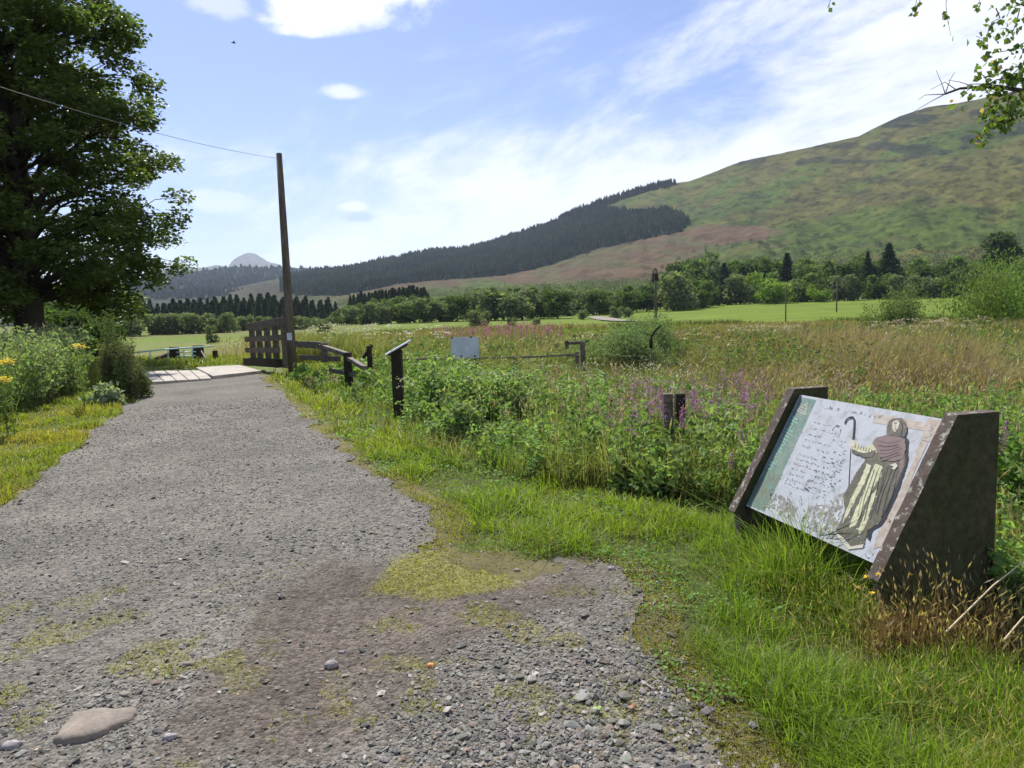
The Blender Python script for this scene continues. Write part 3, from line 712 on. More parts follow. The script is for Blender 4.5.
def build_lawn():
    g = np.random.default_rng(31); A = Acc()
    x, y, r = polar(330000, 1.7, 24, -36, 50, g, .0)
    wx, wy = wob(x, y, .10, 3.0, 7)
    k = (inpoly(wx, wy, LAWN) | ((np.abs(x - 1.9) < .7) & (np.abs(y - 4.1) < .9)) | (inpoly(x - .35, y, PATH) & ~inpoly(x, y, PATH) & (x > -1)) | (inpoly(x, y, PATH) & ~on_path(x, y, .16) & (x > -1))) & ~(inpoly(x, y, [tuple(p) for p in MOSS]) & on_path(x, y, .16))
    edge = on_path(x, y, .16)
    k &= ~edge | (g.uniform(0, 1, len(x)) < .015)
    x, y, r = x[k], y[k], r[k]; n = len(x)
    cl = fbm(x * 2.8, y * 2.8, 4, 201); big = fbm(x * .7, y * .7, 3, 205)
    dd = ss(np.minimum(soft(x - .25, y + .1, PATH, .15, 3), 1), 0, .8)
    h = (.045 + .13 * ss(cl, .30, .70)) * g.uniform(.5, 1.3, n) * (1 - .6 * dd) * (1 + .5 * ss(x, 1.6, 2.6) * (1 - ss(y, 3, 4.5)))
    h = h * np.where(r > 7, 1.3, 1)
    nb = np.exp(-(((x - 1.55) * .9 + (y - 4.1) * .22) / .22) ** 2) * (y > 3.3) * (1 - ss(y, 4.3, 4.7)); h = h * (1 + 1.9 * nb) + .15 * nb * g.uniform(.3, 1, n); un = inpoly(x, y, [(1.50, 4.75), (1.72, 3.45), (2.3, 3.5), (2.1, 4.9)]); h = np.where(un, g.uniform(.08, .26, n), h)
    w = np.maximum(.0042, .0011 * r) * g.uniform(.7, 1.3, n)
    gt = np.array([.25, .33, .035]); gy = np.array([.29, .29, .055]); gd = np.array([.15, .26, .035])
    q = ss(big, .42, .62)[:, None] * .6; e = ss(g.uniform(0, 1, n), .93, .94)[:, None]
    farv = ss(r, 6, 11)[:, None]
    c = gt * (1 - q) + gd * q; c = c * (1 - .75 * dd[:, None]) + gy * .75 * dd[:, None]; c = c * (1 - .45 * farv) + gy * .45 * farv
    c = c * (1 - e) + np.array([.30, .26, .14]) * e
    c = c * (1 + g.uniform(-.28, .28, (n, 1)))
    P = np.stack([x, y, zg(x, y) - .015], 1)
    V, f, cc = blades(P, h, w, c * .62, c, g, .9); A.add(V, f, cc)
    o = g_at('lawn_grass', A.mesh('lawn_grass', M['grass'])); o['label'] = 'short bright green grass beside the gravel'; o['category'] = 'grass'
build_lawn()
def build_clover():
    g = np.random.default_rng(32); A = Acc(); x, y, r = polar(60000, 1.8, 12, -34, 48, g); k = inpoly(x, y, LAWN) & ~on_path(x, y, .1) & (fbm(x * 1.6, y * 1.6, 3, 301) > .50); x, y, r = x[k], y[k], r[k]; n = len(x)
    V, f, cc = leaves(np.stack([x, y, zg(x, y) + g.uniform(.01, .075, n)], 1), np.maximum(.016, .004 * r) * g.uniform(.7, 1.8, n), jcol((.15, .27, .06), n, g, .3), g, .5, .8); A.add(V, f, cc)
    x, y, r = polar(11000, 1.8, 9, -34, 48, g); k = inpoly(x, y, LAWN) & ~on_path(x, y, .1); x, y, r = x[k], y[k], r[k]; n = len(x)
    V, f, cc = leaves(np.stack([x, y, zg(x, y) + g.uniform(.0, .05, n)], 1), g.uniform(.03, .075, n), jcol((.27, .23, .14), n, g, .3), g, .6, .06); A.add(V, f, cc)
    o = g_at('clover_and_thatch', A.mesh('clover_and_thatch', M['leaf'])); o['label'] = 'small clover leaves and dead straw among the short grass'; o['category'] = 'ground cover'
build_clover()

def build_verge():
    g = np.random.default_rng(33); A = Acc()
    x, y, r = polar(210000, 4.2, 24, -62, -22, g)
    V0 = [tuple(p) for p in EDGE_L] + [(-4.3, 3)] + [(-9, 5)] + [(-14, 9)] + poly((-150, 462), (0, 418), (60, 400), (100, 390), (148, 380))
    ins = (inpoly(*wob(x, y, .25, 2.0, 17), V0) | (inpoly(x, y, PATH) & (x < -2.5 - .2 * y))) & ~on_path(x, y, .16); x, y, r = x[ins], y[ins], r[ins]; n = len(x)
    big = fbm(x * .9, y * .9, 3, 215); h = (.04 + .10 * ss(fbm(x * 2, y * 2, 3, 211), .35, .7)) * g.uniform(.5, 1.4, n); w = np.maximum(.004, .0011 * r)
    q = ss(big, .40, .6)[:, None]; c = np.array([.33, .32, .05]) * (1 - q) + np.array([.22, .28, .04]) * q
    e = (g.uniform(0, 1, (n, 1)) < .16); c = np.where(e, np.array([.26, .19, .10]), c) * (1 + g.uniform(-.25, .25, (n, 1)))
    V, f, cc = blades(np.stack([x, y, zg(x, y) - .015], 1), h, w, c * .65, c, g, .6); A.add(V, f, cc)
    # beyond the bridge
    x, y, r = polar(60000, 20, 70, -42, -12, g); k = ~inpoly(x, y, PATH) & ~inpoly(x, y, [(-9.9, 17), (-5.8, 18.0), (-6.6, 24), (-11, 23)]); x, y, r = x[k], y[k], r[k]; n = len(x)
    h = g.uniform(.05, .30, n) * ss(fbm(x / 2, y / 2, 3, 9), .3, .6); q = g.uniform(0, 1, (n, 1)); c = (np.array([.19, .26, .045]) * (1 - q) + np.array([.22, .21, .07]) * q) * (1 + g.uniform(-.2, .2, (n, 1)))
    V, f, cc = blades(np.stack([x, y, zg(x, y) - .01], 1), h, .0012 * r, c * .7, c, g, .5); A.add(V, f, cc)
    o = g_at('verge_grass', A.mesh('verge_grass', M['grass'])); o['label'] = 'yellowish short verge grass left of the path and beyond the slabs'; o['category'] = 'grass'
build_verge()

def stems(A, P, h, w, cs, ch, hl, hw, g, bend=.3, wind=(0, 0)):
    """grass stalks carrying a seed head"""
    n = len(P); la = g.uniform(0, 6.28, n); ld = np.stack([np.cos(la), np.sin(la)], 1) * (np.abs(g.normal(0, bend, n)) + .05)[:, None] + np.array(wind)
    V, f, c = blades(P, h, w, cs * .8, cs, g, 0.001); 
    # rebuild with a shared lean so the head meets the stalk
    an = g.uniform(0, 6.28, n); d = np.stack([np.cos(an), np.sin(an)], 1)
    V = np.zeros((n, 9, 3)); Cc = np.zeros((n, 9, 3)); h = np.broadcast_to(h, (n,)); w = np.broadcast_to(w, (n,)); hl = np.broadcast_to(hl, (n,)); hw = np.broadcast_to(hw, (n,))
    def pt(t): return P[:, :2] + ld * (h * t ** 2)[:, None], P[:, 2] + h * t
    k = 0
    for t in (0, .55):
        cx, z = pt(t)
        for sg in (-1, 1): V[:, k, :2] = cx + d * (w * .5 * sg)[:, None]; V[:, k, 2] = z; Cc[:, k] = cs; k += 1
    t0 = 1 - np.minimum(hl / h, .6); cx, z = pt(t0); V[:, 4, :2] = cx; V[:, 4, 2] = z; Cc[:, 4] = cs
    tm = t0 + (1 - t0) * .45; cm, zm = pt(tm)
    V[:, 5, :2] = cm + d * (hw * .5)[:, None]; V[:, 5, 2] = zm; V[:, 6, :2] = cm - d * (hw * .5)[:, None]; V[:, 6, 2] = zm
    d2 = np.stack([-d[:, 1], d[:, 0]], 1); V[:, 7, :2] = cm + d2 * (hw * .5)[:, None]; V[:, 7, 2] = zm
    cx, z = pt(np.ones(n)); V[:, 8, :2] = cx; V[:, 8, 2] = z; Cc[:, 5:] = ch[:, None] if ch.ndim == 2 else ch
    i = np.arange(n) * 9
    A.add(V.reshape(-1, 3), [np.stack([i, i + 1, i + 3, i + 2], 1), np.stack([i + 2, i + 3, i + 4], 1), np.stack([i + 4, i + 5, i + 8], 1), np.stack([i + 4, i + 8, i + 6], 1), np.stack([i + 4, i + 7, i + 8], 1), np.stack([i + 4, i + 6, i + 7], 1)], Cc.reshape(-1, 3))

def herbs(A, P, h, nl, ls, col, g, spread=.12, stemcol=(.10, .13, .04), topc=None, flat=.35, aspect=.55):
    """leafy stalks: leaves up the whole stem"""
    n = len(P); lean = g.normal(0, .18, (n, 2)); h = np.broadcast_to(h, (n,)); ls = np.broadcast_to(ls, (n,))
    t = g.uniform(.12, 1, (n, nl)) ** .8
    sprd = spread * (1.15 - .75 * t) * g.uniform(.2, 1, (n, nl)); an = g.uniform(0, 6.28, (n, nl))
    X = P[:, None, 0] + lean[:, :1] * h[:, None] * t ** 1.5 + np.cos(an) * sprd
    Y = P[:, None, 1] + lean[:, 1:] * h[:, None] * t ** 1.5 + np.sin(an) * sprd; Z = P[:, None, 2] + h[:, None] * t
    Q = np.stack([X, Y, Z], 2).reshape(-1, 3)
    c = np.repeat(col, nl, 0) * g.uniform(.75, 1.25, (n * nl, 1))
    V, f, c4 = leaves(Q, np.repeat(ls, nl) * g.uniform(.6, 1.25, n * nl), c, g, flat, aspect, droop=.15); A.add(V, f, c4)
    V, f, c4 = blades(P, h * .95, np.maximum(.008, .0008 * np.hypot(P[:, 0], P[:, 1])), np.tile(stemcol, (n, 1)), np.tile(stemcol, (n, 1)), g, .15); A.add(V, f, c4)
def gz(x, y, dz=-.02): return np.stack([x, y, zg(x, y) + dz], 1)

def build_bank():
    g = np.random.default_rng(41); A = Acc()
    # grasses
    x, y, r = polar(150000, 3.2, 20, -34, 52, g); k = inpoly(*wob(x, y, .2, 2, 23), HERB) & clear(x, y); x, y, r = x[k], y[k], r[k]; n = len(x)
    pn = fbm(x * .8, y * .8, 3, 221)
    near = 1 - ss(soft(x, y, HERB, .6, 4), 0, 1)
    hh = (.14 + .34 * ss(fbm(x * .6, y * .6, 3, 225), .3, .7)) * g.uniform(.6, 1.25, n)
    path_d = ss(x + .36 * (y - 5.8) + .608, .2, 2.2)
    hh *= .45 + .55 * path_d
    q = ss(pn, .42, .6)[:, None]; c = np.array([.19, .27, .05]) * (1 - q) + np.array([.25, .26, .09]) * q
    e = g.uniform(0, 1, (n, 1)) < .12; c = np.where(e, np.array([.30, .25, .16]), c) * (1 + g.uniform(-.25, .25, (n, 1)))
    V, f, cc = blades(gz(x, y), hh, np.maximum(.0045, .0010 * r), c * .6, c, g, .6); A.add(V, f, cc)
    o = g_at('bank_grass', A.mesh('bank_grass', M['grass'])); o['label'] = 'long tangled grass on the bank right of the path'; o['category'] = 'grass'
    # leafy weeds
    A = Acc(); x, y, r = polar(11000, 3.6, 20, -30, 50, g); k = inpoly(*wob(x, y, .3, 1.5, 29), HERB) & clear(x, y)
    dens = fbm(x * .9, y * .9, 3, 231); k &= dens > .36 - .05 * (y < 9)
    pd = x + .36 * (y - 5.8) + .608; k &= (pd > .9) | (g.uniform(0, 1, len(x)) < .15)
    x, y, r = x[k], y[k], r[k]; n = len(x)
    q = fbm(x * 1.7, y * 1.7, 2, 235)[:, None]; c = np.array([.12, .215, .05]) * (1 - q) + np.array([.25, .34, .13]) * q
    c = jcol(c, n, g, .25)
    h = g.uniform(.28, .70, n) * np.where(y < 9, .9, 1.2) * (.6 + .4 * ss(pd[k], .9, 2.5)) * (1 - .35 * ss(x, 2.2, 3) * (y > 3))
    herbs(A, gz(x, y), h, 26, np.maximum(.065, .007 * r) * g.uniform(.7, 1.3, n), c, g, .14)
    o = g_at('bank_weeds', A.mesh('bank_weeds', M['leaf'])); o['label'] = 'leafy nettles and weeds covering the bank behind the short grass'; o['category'] = 'weeds'
    # seed heads, pinkish plumes
    A = Acc(); x, y, r = polar(6500, 3.6, 20, -30, 50, g); k = inpoly(x, y, HERB) & clear(x, y) & (x + .36 * (y - 5.8) > .6); x, y, r = x[k], y[k], r[k]; n = len(x)
    q = (g.uniform(0, 1, (n, 1)) < .45)
    stems(A, gz(x, y), g.uniform(.35, .72, n), .0006 * r + .001, jcol((.25, .26, .12), n, g), np.where(q, jcol((.36, .25, .22), n, g), jcol((.38, .35, .24), n, g)), g.uniform(.07, .14, n), .0014 * r + .008, g, .25)
    o = g_at('seeding_grass', A.mesh('seeding_grass', M['grass'])); o['label'] = 'tan and pinkish seeding grass stalks among the bank weeds'; o['category'] = 'grass'
build_bank()

def build_meadow():
    g = np.random.default_rng(43); A = Acc()
    x, y, r = polar(420000, 8, 66, -22, 47, g)
    k = ~inpoly(x, y, HERB) & ~inpoly(x, y, LAWN) & (y > 6) & (x > -.30 * y) & ~inpoly(x, y, PATH) & ~((y < 24) & (x < -5.2)); x, y, r = x[k], y[k], r[k]; n = len(x)
    a1 = fbm(x / 3.2, y / 7.5, 4, 241); a2 = fbm(x / 6 + 9, y / 10, 3, 245); a3 = fbm(x / 1.1, y / 2, 3, 249)
    green = np.array([.14, .20, .060]); tan_ = np.array([.27, .22, .14]); red = np.array([.18, .12, .085]); ol = np.array([.155, .165, .055])
    t = ss(a1, .38, .54)[:, None]; c = green * (1 - t) + tan_ * t
    t = ss(a2, .50, .62)[:, None]; c = c * (1 - t * .75) + ol * t * .75
    t = (ss(a3, .60, .70) * .6)[:, None]; c = c * (1 - t) + red * t
    azr = np.arctan2(x, y)[:, None]; lft = 1 - ss(azr, -.1, .15); c = c * (1 - lft * .5) + np.array([.21, .23, .07]) * lft * .5
    c = c * (1 + g.uniform(-.3, .3, (n, 1)))
    h = (.52 + .62 * ss(a3, .3, .7)) * g.uniform(.5, 1.2, n) * (.62 + .38 * ss(r, 10, 18)) * (1 - .7 * np.exp(-((x - 3.0) / 2.4) ** 2 - ((y - 17.5) / 3.2) ** 2))
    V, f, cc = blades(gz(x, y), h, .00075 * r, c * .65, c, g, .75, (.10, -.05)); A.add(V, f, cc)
    x, y, r = polar(15000, 9, 66, -22, 47, g); k = ~inpoly(x, y, HERB) & ~inpoly(x, y, LAWN) & (y > 7) & ~((y < 24) & (x < -5.2)) & ~inpoly(x, y, PATH); k &= fbm(x / 2.2, y / 4.5, 4, 241) > .42; k &= ~((np.abs(x - 3.2) < 2.3) & (np.abs(y - 18.5) < 3)); x, y, r = x[k], y[k], r[k]; n = len(x)
    stems(A, gz(x, y), g.uniform(.55, 1.0, n) * (.7 + .3 * ss(r, 10, 18)), .0006 * r, jcol((.24, .19, .11), n, g), jcol((.34, .28, .21), n, g), g.uniform(.08, .16, n), .0016 * r + .005, g, .45, (.12, -.05))
    o = g_at('meadow_grass', A.mesh('meadow_grass', M['grass'])); o['label'] = 'tall tan and olive meadow grass behind the bank'; o['category'] = 'grass'
    # weeds in the meadow
    A = Acc(); x, y, r = polar(5200, 10, 70, -22, 46, g); k = ~inpoly(x, y, HERB) & ~inpoly(x - .4, y, LAWN) & ~inpoly(x - .8, y, PATH) & (fbm(x / 2.5, y / 5, 3, 255) > .50) & (y > 8) & ~((y < 25) & (x < -5.2)) & (x > -.29 * y); x, y, r = x[k], y[k], r[k]; n = len(x)
    herbs(A, gz(x, y), g.uniform(.5, 1.1, n), 16, np.maximum(.08, .0062 * r), jcol((.13, .18, .065), n, g, .3), g, .22)
    o = g_at('meadow_weeds', A.mesh('meadow_weeds', M['leaf'])); o['label'] = 'dark leafy weeds in patches through the meadow'; o['category'] = 'weeds'
    # farther meadow up to the field
    A = Acc(); x, y, r = polar(120000, 60, 134, -20, 46, g); k = (x > -.36 * y); x, y, r = x[k], y[k], r[k]; n = len(x)
    a = fbm(x / 18, y / 10, 4, 261)[:, None]; b = fbm(x / 6, y / 20, 3, 263)[:, None]
    c = np.array([.16, .21, .055]) * (1 - ss(a, .4, .6)) + np.array([.25, .20, .11]) * ss(a, .4, .6); c = c * (1 - .5 * ss(b, .55, .7)) + np.array([.09, .12, .05]) * .5 * ss(b, .55, .7)
    c = c * (1 + g.uniform(-.25, .25, (n, 1)))
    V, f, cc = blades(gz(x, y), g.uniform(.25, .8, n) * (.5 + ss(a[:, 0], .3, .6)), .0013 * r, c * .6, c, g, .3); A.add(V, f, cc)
    # rushes along the field boundary
    x = g.uniform(-25, 110, 5000); y = np.sqrt(np.maximum(0, (129 + g.normal(0, 1.3, 5000)) ** 2 - x ** 2)); k = fbm(x / 5, x * 0, 3, 3) > .42; x, y = x[k], y[k]; n = len(x)
    V, f, cc = blades(gz(x, y), g.uniform(.6, 1.3, n), .16, jcol((.07, .09, .035), n, g), jcol((.12, .14, .05), n, g), g, .3); A.add(V, f, cc)
    o = g_at('rough_pasture', A.mesh('rough_pasture', M['grass'])); o['label'] = 'rough olive and tan pasture reaching to the bright field'; o['category'] = 'grass'
build_meadow()

# flowers that read as drifts
def drift(name, px0, px1, Y0, Y1, n, hh, petal, lab, psz=.05, nb=12, seed=1, umb=False, green=(.12, .17, .05), vert=.28):
    g = np.random.default_rng(seed); px = g.uniform(px0, px1, n); Y = g.uniform(Y0, Y1, n)
    x = (px - 512) / F * Y; P = gz(x, Y); h = g.uniform(hh * .75, hh * 1.1, n); A = Acc()
    V, f, c = blades(P, h, np.maximum(.01, .0009 * Y), jcol(green, n, g), jcol(green, n, g), g, .02); A.add(V, f, c)
    Q = np.repeat(P + np.stack([0 * h, 0 * h, h], 1), nb, 0)
    if umb: off = g.normal(0, 1, (n * nb, 3)) * np.array([.085, .085, .012])
    else: off = np.stack([g.normal(0, .025, n * nb), g.normal(0, .025, n * nb), -g.uniform(0, vert, n * nb) + .03], 1)
    V, f, c = leaves(Q + off, psz * g.uniform(.7, 1.3, n * nb), jcol(petal, n * nb, g, .25), g, .5 if umb else 0, .9); A.add(V, f, c)
    o = link(name, A.mesh(name, M['petal'])); o['kind'] = 'stuff'; o['label'] = lab; o['category'] = 'flowers'
drift('pink_flowers', 436, 566, 24, 38, 240, 1.4, (.38, .13, .28), 'drift of pink willowherb behind the white notice board', .05, 10, 3)
drift('cream_flowers', 300, 372, 22, 34, 60, 1.15, (.40, .38, .28), 'cream umbel flowers in the meadow right of the leaning pole', .06, 12, 4, True)
drift('white_flowers', 372, 450, 22, 30, 35, 1.3, (.5, .5, .42), 'whitish seeding flowers left of the white notice board', .06, 12, 5, True)
drift('meadow_umbels', 730, 800, 26, 40, 90, 1.05, (.38, .33, .25), 'pale cream flower heads scattered in the tan meadow', .07, 10, 6, True)
drift('field_umbels', 870, 990, 24, 40, 90, 1.1, (.36, .29, .23), 'pale flower heads below the willow bush on the right', .07, 10, 7, True)
drift('pasture_umbels', 560, 740, 20, 60, 120, 1.0, (.42, .36, .26), 'sparse pale seed heads around the grey bush', .07, 8, 8, True)

drift('bank_umbels', 400, 720, 7.5, 16, 110, .85, (.42, .44, .34), 'pale green-white umbel flowers among the bank weeds', .022, 14, 9, True)
drift('purple_weeds', 610, 775, 6.2, 10.5, 115, .74, (.31, .15, .32), 'purple flowering weeds around the two posts', .020, 26, 10, vert=.20)
drift('pink_plumes', 520, 1000, 7, 15, 120, .8, (.36, .24, .23), 'pinkish seeding plumes leaning among the weeds', .022, 20, 11, vert=.16)
# individual flowering plants near the sign and posts
def spike_plant(name, h, col, seed, leafc=(.12, .20, .05), nl=16):
    g = np.random.default_rng(seed); root = bpy.data.objects.new(name, None); C.objects.link(root)
    A = Acc(); P = np.zeros((1, 3)); V, f, c = blades(P, h, .012, np.array([leafc]), np.array([leafc]), g, .02); A.add(V, f, c)
    t = g.uniform(.1, .72, nl * 2); an = g.uniform(0, 6.28, nl * 2); Q = np.stack([np.cos(an) * .01, np.sin(an) * .01, t * h], 1)
    V, f, c = leaves(Q, .075 * (1.2 - t), jcol(leafc, nl * 2, g, .3), g, .3, .45); A.add(V, f, c)
    st = link('foliage', A.mesh('foliage', M['leaf'])); st.parent = root
    A = Acc(); n = 90; t = g.uniform(0, 1, n); an = g.uniform(0, 6.28, n); rr = .018 * (1.1 - .7 * t)
    Q = np.stack([np.cos(an) * rr, np.sin(an) * rr, h * (.74 + .28 * t)], 1); V, f, c = leaves(Q, .019, jcol(col, n, g, .3), g, 0, .8); A.add(V, f, c)
    fl = link('flower_spike', A.mesh('flower_spike', M['petal'])); fl.parent = root
    return root
spk = [spike_plant('purple_flower', .95, (.30, .13, .33), 61), spike_plant('purple_flower', .85, (.34, .15, .30), 62), spike_plant('purple_flower', 1.0, (.30,.14,.33), 63)]
SP = [(668, 388, 6.3), (676, 395, 6.4), (692, 393, 7.2), (697, 398, 7.4), (703, 400, 7.2), (709, 403, 7.5), (646, 400, 7.4), (652, 404, 7.0), (660, 398, 7.6), (718, 410, 7.6), (724, 412, 7.3), (730, 414, 7.5), (737, 412, 7.6), (743, 415, 7.2), (749, 417, 7.6), (756, 410, 7.9), (728, 444, 5.5), (745, 430, 6.0), (603, 402, 8.4), (560, 408, 9.2), (1000, 425, 5.2), (1006, 432, 5.0), (734, 405, 8.2), (688, 404, 8.0), (715, 396, 8.4), (760, 420, 7.4)]
REG2 = []
for i, (px, py, Y) in enumerate(SP):
    p = at(px, py, Y); b = float(zg(np.array([p[0]]), np.array([p[1]]))[0]); h = p[2] - b
    o = spk[i % 3] if i < 3 else None; s = max(.5, h / .97); loc = (p[0], p[1], b)
    if o is None: o = copy_thing(spk[i % 3], loc, R_(0, 6), (1, 1, s))
    else: o.location = loc; o.scale = (1, 1, s); o.rotation_euler.z = R_(0, 6)
    o.rotation_euler.x = R_(-.08, .08); o.rotation_euler.y = R_(-.08, .08)
    o['category'] = 'flower'; o['group'] = 'purple flower spikes round the two posts and the sign'; REG.append((o, px, 'purple flower spike'))

def leafy_bush(name, w, d, h, n, ls, col, label, cat, loc, seed, stemsn=12, mat_='leaf', lift=.1, asp=.6, group=None, up=False, col2=None, ragged=False):
    g = np.random.default_rng(seed); root = empty(name, loc, label, cat, group); A = Acc()
    k = 26; cs = g.normal(size=(k, 3)); cs /= np.linalg.norm(cs, axis=1)[:, None]; cs[:, 2] = np.abs(cs[:, 2]); cs *= g.uniform(.35, .78, (k, 1))
    idx = g.integers(0, k, n); v = g.normal(size=(n, 3)); v /= np.linalg.norm(v, axis=1)[:, None]; v *= g.uniform(.1, .36, (n, 1)) ** 1.0 * (.62 if ragged else 1); cs = cs * (g.uniform(.6, 1.25, (k, 1)) if ragged else 1)
    Q = (cs[idx] + v); Q[:, 2] = np.abs(Q[:, 2]); Q = Q * np.array([w / 2, d / 2, h]) ; Q[:, 2] += lift * h * .2
    tone = jcol(col, k, g, .22)
    if col2 is not None: tone[::2] = jcol(col2, len(tone[::2]), g, .2)
    V, f, c = leaves(Q, ls * g.uniform(.6, 1.3, n), tone[idx] * g.uniform(.75, 1.25, (n, 1)), g, .25, asp, droop=(-1.2 if up else None)); A.add(V, f, c)
    lf = link('foliage', A.mesh('foliage', M[mat_])); lf.parent = root
    mb = MB(); rr = random.Random(seed)
    for i in range(stemsn):
        c_ = cs[i % k]; e = np.array([c_[0] * w / 2, c_[1] * d / 2, c_[2] * h]); mb.tube([(0, 0, -.1), e * .45 + np.array([0, 0, h * .1]), e], [.012 * h + .004, .008 * h + .003, .004], 5)
    st = mb.build('stems', M['twig']); st.parent = root
    return root
def on(px, Y): 
    x = (px - 512) / F * Y; return x, Y, float(zg(np.array([x]), np.array([Y]))[0])
B = leafy_bush
B('willow_bush', 12.0, 9, 7.0, 19000, .24, (.17, .25, .075), 'large fresh green willow bush at the right edge of the meadow', 'bush', (*on(1022, 50)[:2], on(1022, 50)[2] - .4), 71, up=True, asp=.32)
B('willow_shrub', 5.8, 4.6, 6.0, 6500, .24, (.13, .17, .075), 'medium grey-green shrub left of the large willow bush', 'shrub', on(902, 72), 72, up=True, asp=.4)
B('willow_shrub', 2.8, 2.8, 3.8, 1100, .2, (.15, .19, .07), 'thin pale shrub left of the medium grey-green one', 'shrub', on(868, 74), 73, up=True, asp=.4)
B('grey_willow_bush', 3.9, 2.6, 1.6, 13000, .10, (.17, .235, .125), 'low silvery grey willow bush right of the stile frame', 'bush', on(616, 20.5), 74, asp=.35)
B('grey_willow_bush', 2.8, 2.4, 1.8, 9000, .10, (.16, .225, .115), 'taller half of the silvery willow behind the thin stake', 'bush', on(655, 23), 75, asp=.35)
gb = B('gorse_bush', 1.5, 1.2, 2.05, 11000, .06, (.10, .13, .05), 'dark ragged gorse bush at the path edge beside the slabs', 'bush', on(122, 15.2), 76, col2=(.15, .16, .085), asp=.4, ragged=True)
for px, py, Y, s in ((122, 316, 16.4, .5), (112, 328, 16.0, .5), (133, 334, 16.6, .45)):
    pass
for i, (px, Y, w, h, lab) in enumerate(((440, 10.6, .9, .85, 'leafy elder plant left of the larger one near the lectern post'), (468, 9.9, 1.2, .95, 'large leafy elder plant in the middle of the bank'), (505, 9.6, 1.1, .8, 'leafy weed clump right of the large elder plant'), (452, 8.8, .8, .6, 'low leafy clump in front of the large elder plant'), (530, 11, .9, .8, 'leafy hogweed clump below the thin rail'), (620, 7.4, 1.0, .62, 'leafy clump left of the two short posts'), (712, 6.6, .9, .66, 'leafy clump right of the two short posts'), (595, 9.5, .9, .7, 'leafy clump on the bank below the stile frame'), (640, 6.4, .8, .45, 'low leafy clump in front of the two short posts'))):
    x, y, z = on(px, Y); B('leafy_plant', w, w, h, 1500, .085, (.16, .24, .075), lab, 'plant', (x, y, z), 80 + i, asp=.7, col2=(.22, .30, .12))
x, y, z = on(1003, 4.6); B('leafy_plant', .8, .8, .75, 1200, .07, (.13, .22, .06), 'leafy plant right behind the sign upright', 'plant', (x + .25, y + .3, z), 95, asp=.6)
x, y, z = on(84, 14.3); B('low_weed', .8, .7, .42, 700, .11, (.26, .32, .20), 'pale leafy weed at the foot of the left-hand bank', 'plant', (x + .6, y - .4, z), 96, asp=.8)

def build_left_bank():
    g = np.random.default_rng(47); A = Acc(); LB = poly((-150, 462), (0, 418), (60, 400), (100, 390), (135, 384)) + [(-9.3, 18), (-9.5, 21), (-16, 21), (-30, 12)]
    x = g.uniform(-24, -6, 16000); y = g.uniform(8, 21, 16000); k = inpoly(*wob(x, y, .25, 1.5, 5), LB) & (x > -.9 * y - 1) & (x < -.585 * y); x, y = x[k], y[k]; n = len(x)
    r = np.hypot(x, y); q = fbm(x * .8, y * .8, 3, 5)[:, None]; c = np.array([.14, .22, .06]) * (1 - q) + np.array([.32, .38, .22]) * q
    dist = soft(x, y, LB, 1.2, 4)
    h = g.uniform(.7, 1.42, n) * (.5 + .5 * ss(y * .8 - x * .35, 10, 13.4)) * (.75 + .5 * fbm(x * .9, y * .9, 2, 9))
    herbs(A, gz(x, y), h, 22, .085 * g.uniform(.7, 1.4, n), jcol(c, n, g, .25), g, .2)
    o = g_at('left_bank_weeds', A.mesh('left_bank_weeds', M['leaf'])); o['label'] = 'tall tangled weeds on the bank left of the path'; o['category'] = 'weeds'
    A = Acc(); m = n // 4; stems(A, gz(x[:m], y[:m]), h[:m] * 1.12, .012, jcol((.20, .20, .11), m, g), jcol((.30, .26, .20), m, g), g.uniform(.1, .2, m), .03, g, .2)
    o = g_at('left_bank_grass', A.mesh('left_bank_grass', M['grass'])); o['label'] = 'tan grass stalks standing in the left-hand weeds'; o['category'] = 'grass'
build_left_bank()
def ragwort(px, py, Y, lab, seed):
    g = np.random.default_rng(seed); p = at(px, py, Y); b = float(zg(np.array([p[0]]), np.array([p[1]]))[0]); h = p[2] - b
    root = empty('ragwort', (p[0], p[1], b), lab, 'flower'); A = Acc(); n = 70
    P = np.zeros((6, 3)); V, f, c = blades(P, h, .012, np.tile([.1, .15, .04], (6, 1)), np.tile([.12, .17, .04], (6, 1)), g, .12); A.add(V, f, c)
    Q = np.stack([g.normal(0, .05, n), g.normal(0, .05, n), g.uniform(.1, .9, n) * h], 1); V, f, c = leaves(Q, .08, jcol((.13, .19, .05), n, g), g, .2, .5); A.add(V, f, c)
    link('foliage', A.mesh('foliage', M['leaf'])).parent = root
    A = Acc(); n = 130; a = g.uniform(0, 6.28, n); rr = .11 * np.sqrt(g.uniform(0, 1, n)); Q = np.stack([rr * np.cos(a), rr * np.sin(a), h * 1.0 + g.normal(0, .022, n) - rr * .25], 1)
    V, f, c = leaves(Q, .028, jcol((.80, .60, .03), n, g, .2), g, .6, .9); A.add(V, f, c); link('flower_head', A.mesh('flower_head', M['petal'])).parent = root
ragwort(7, 360, 10.6, 'yellow ragwort at the left edge of the photo', 3)
ragwort(79, 345, 13.2, 'yellow ragwort on the left bank, closer to the gorse bush', 4)
ragwort(2, 378, 10.3, 'low yellow ragwort just below the leftmost one', 5)
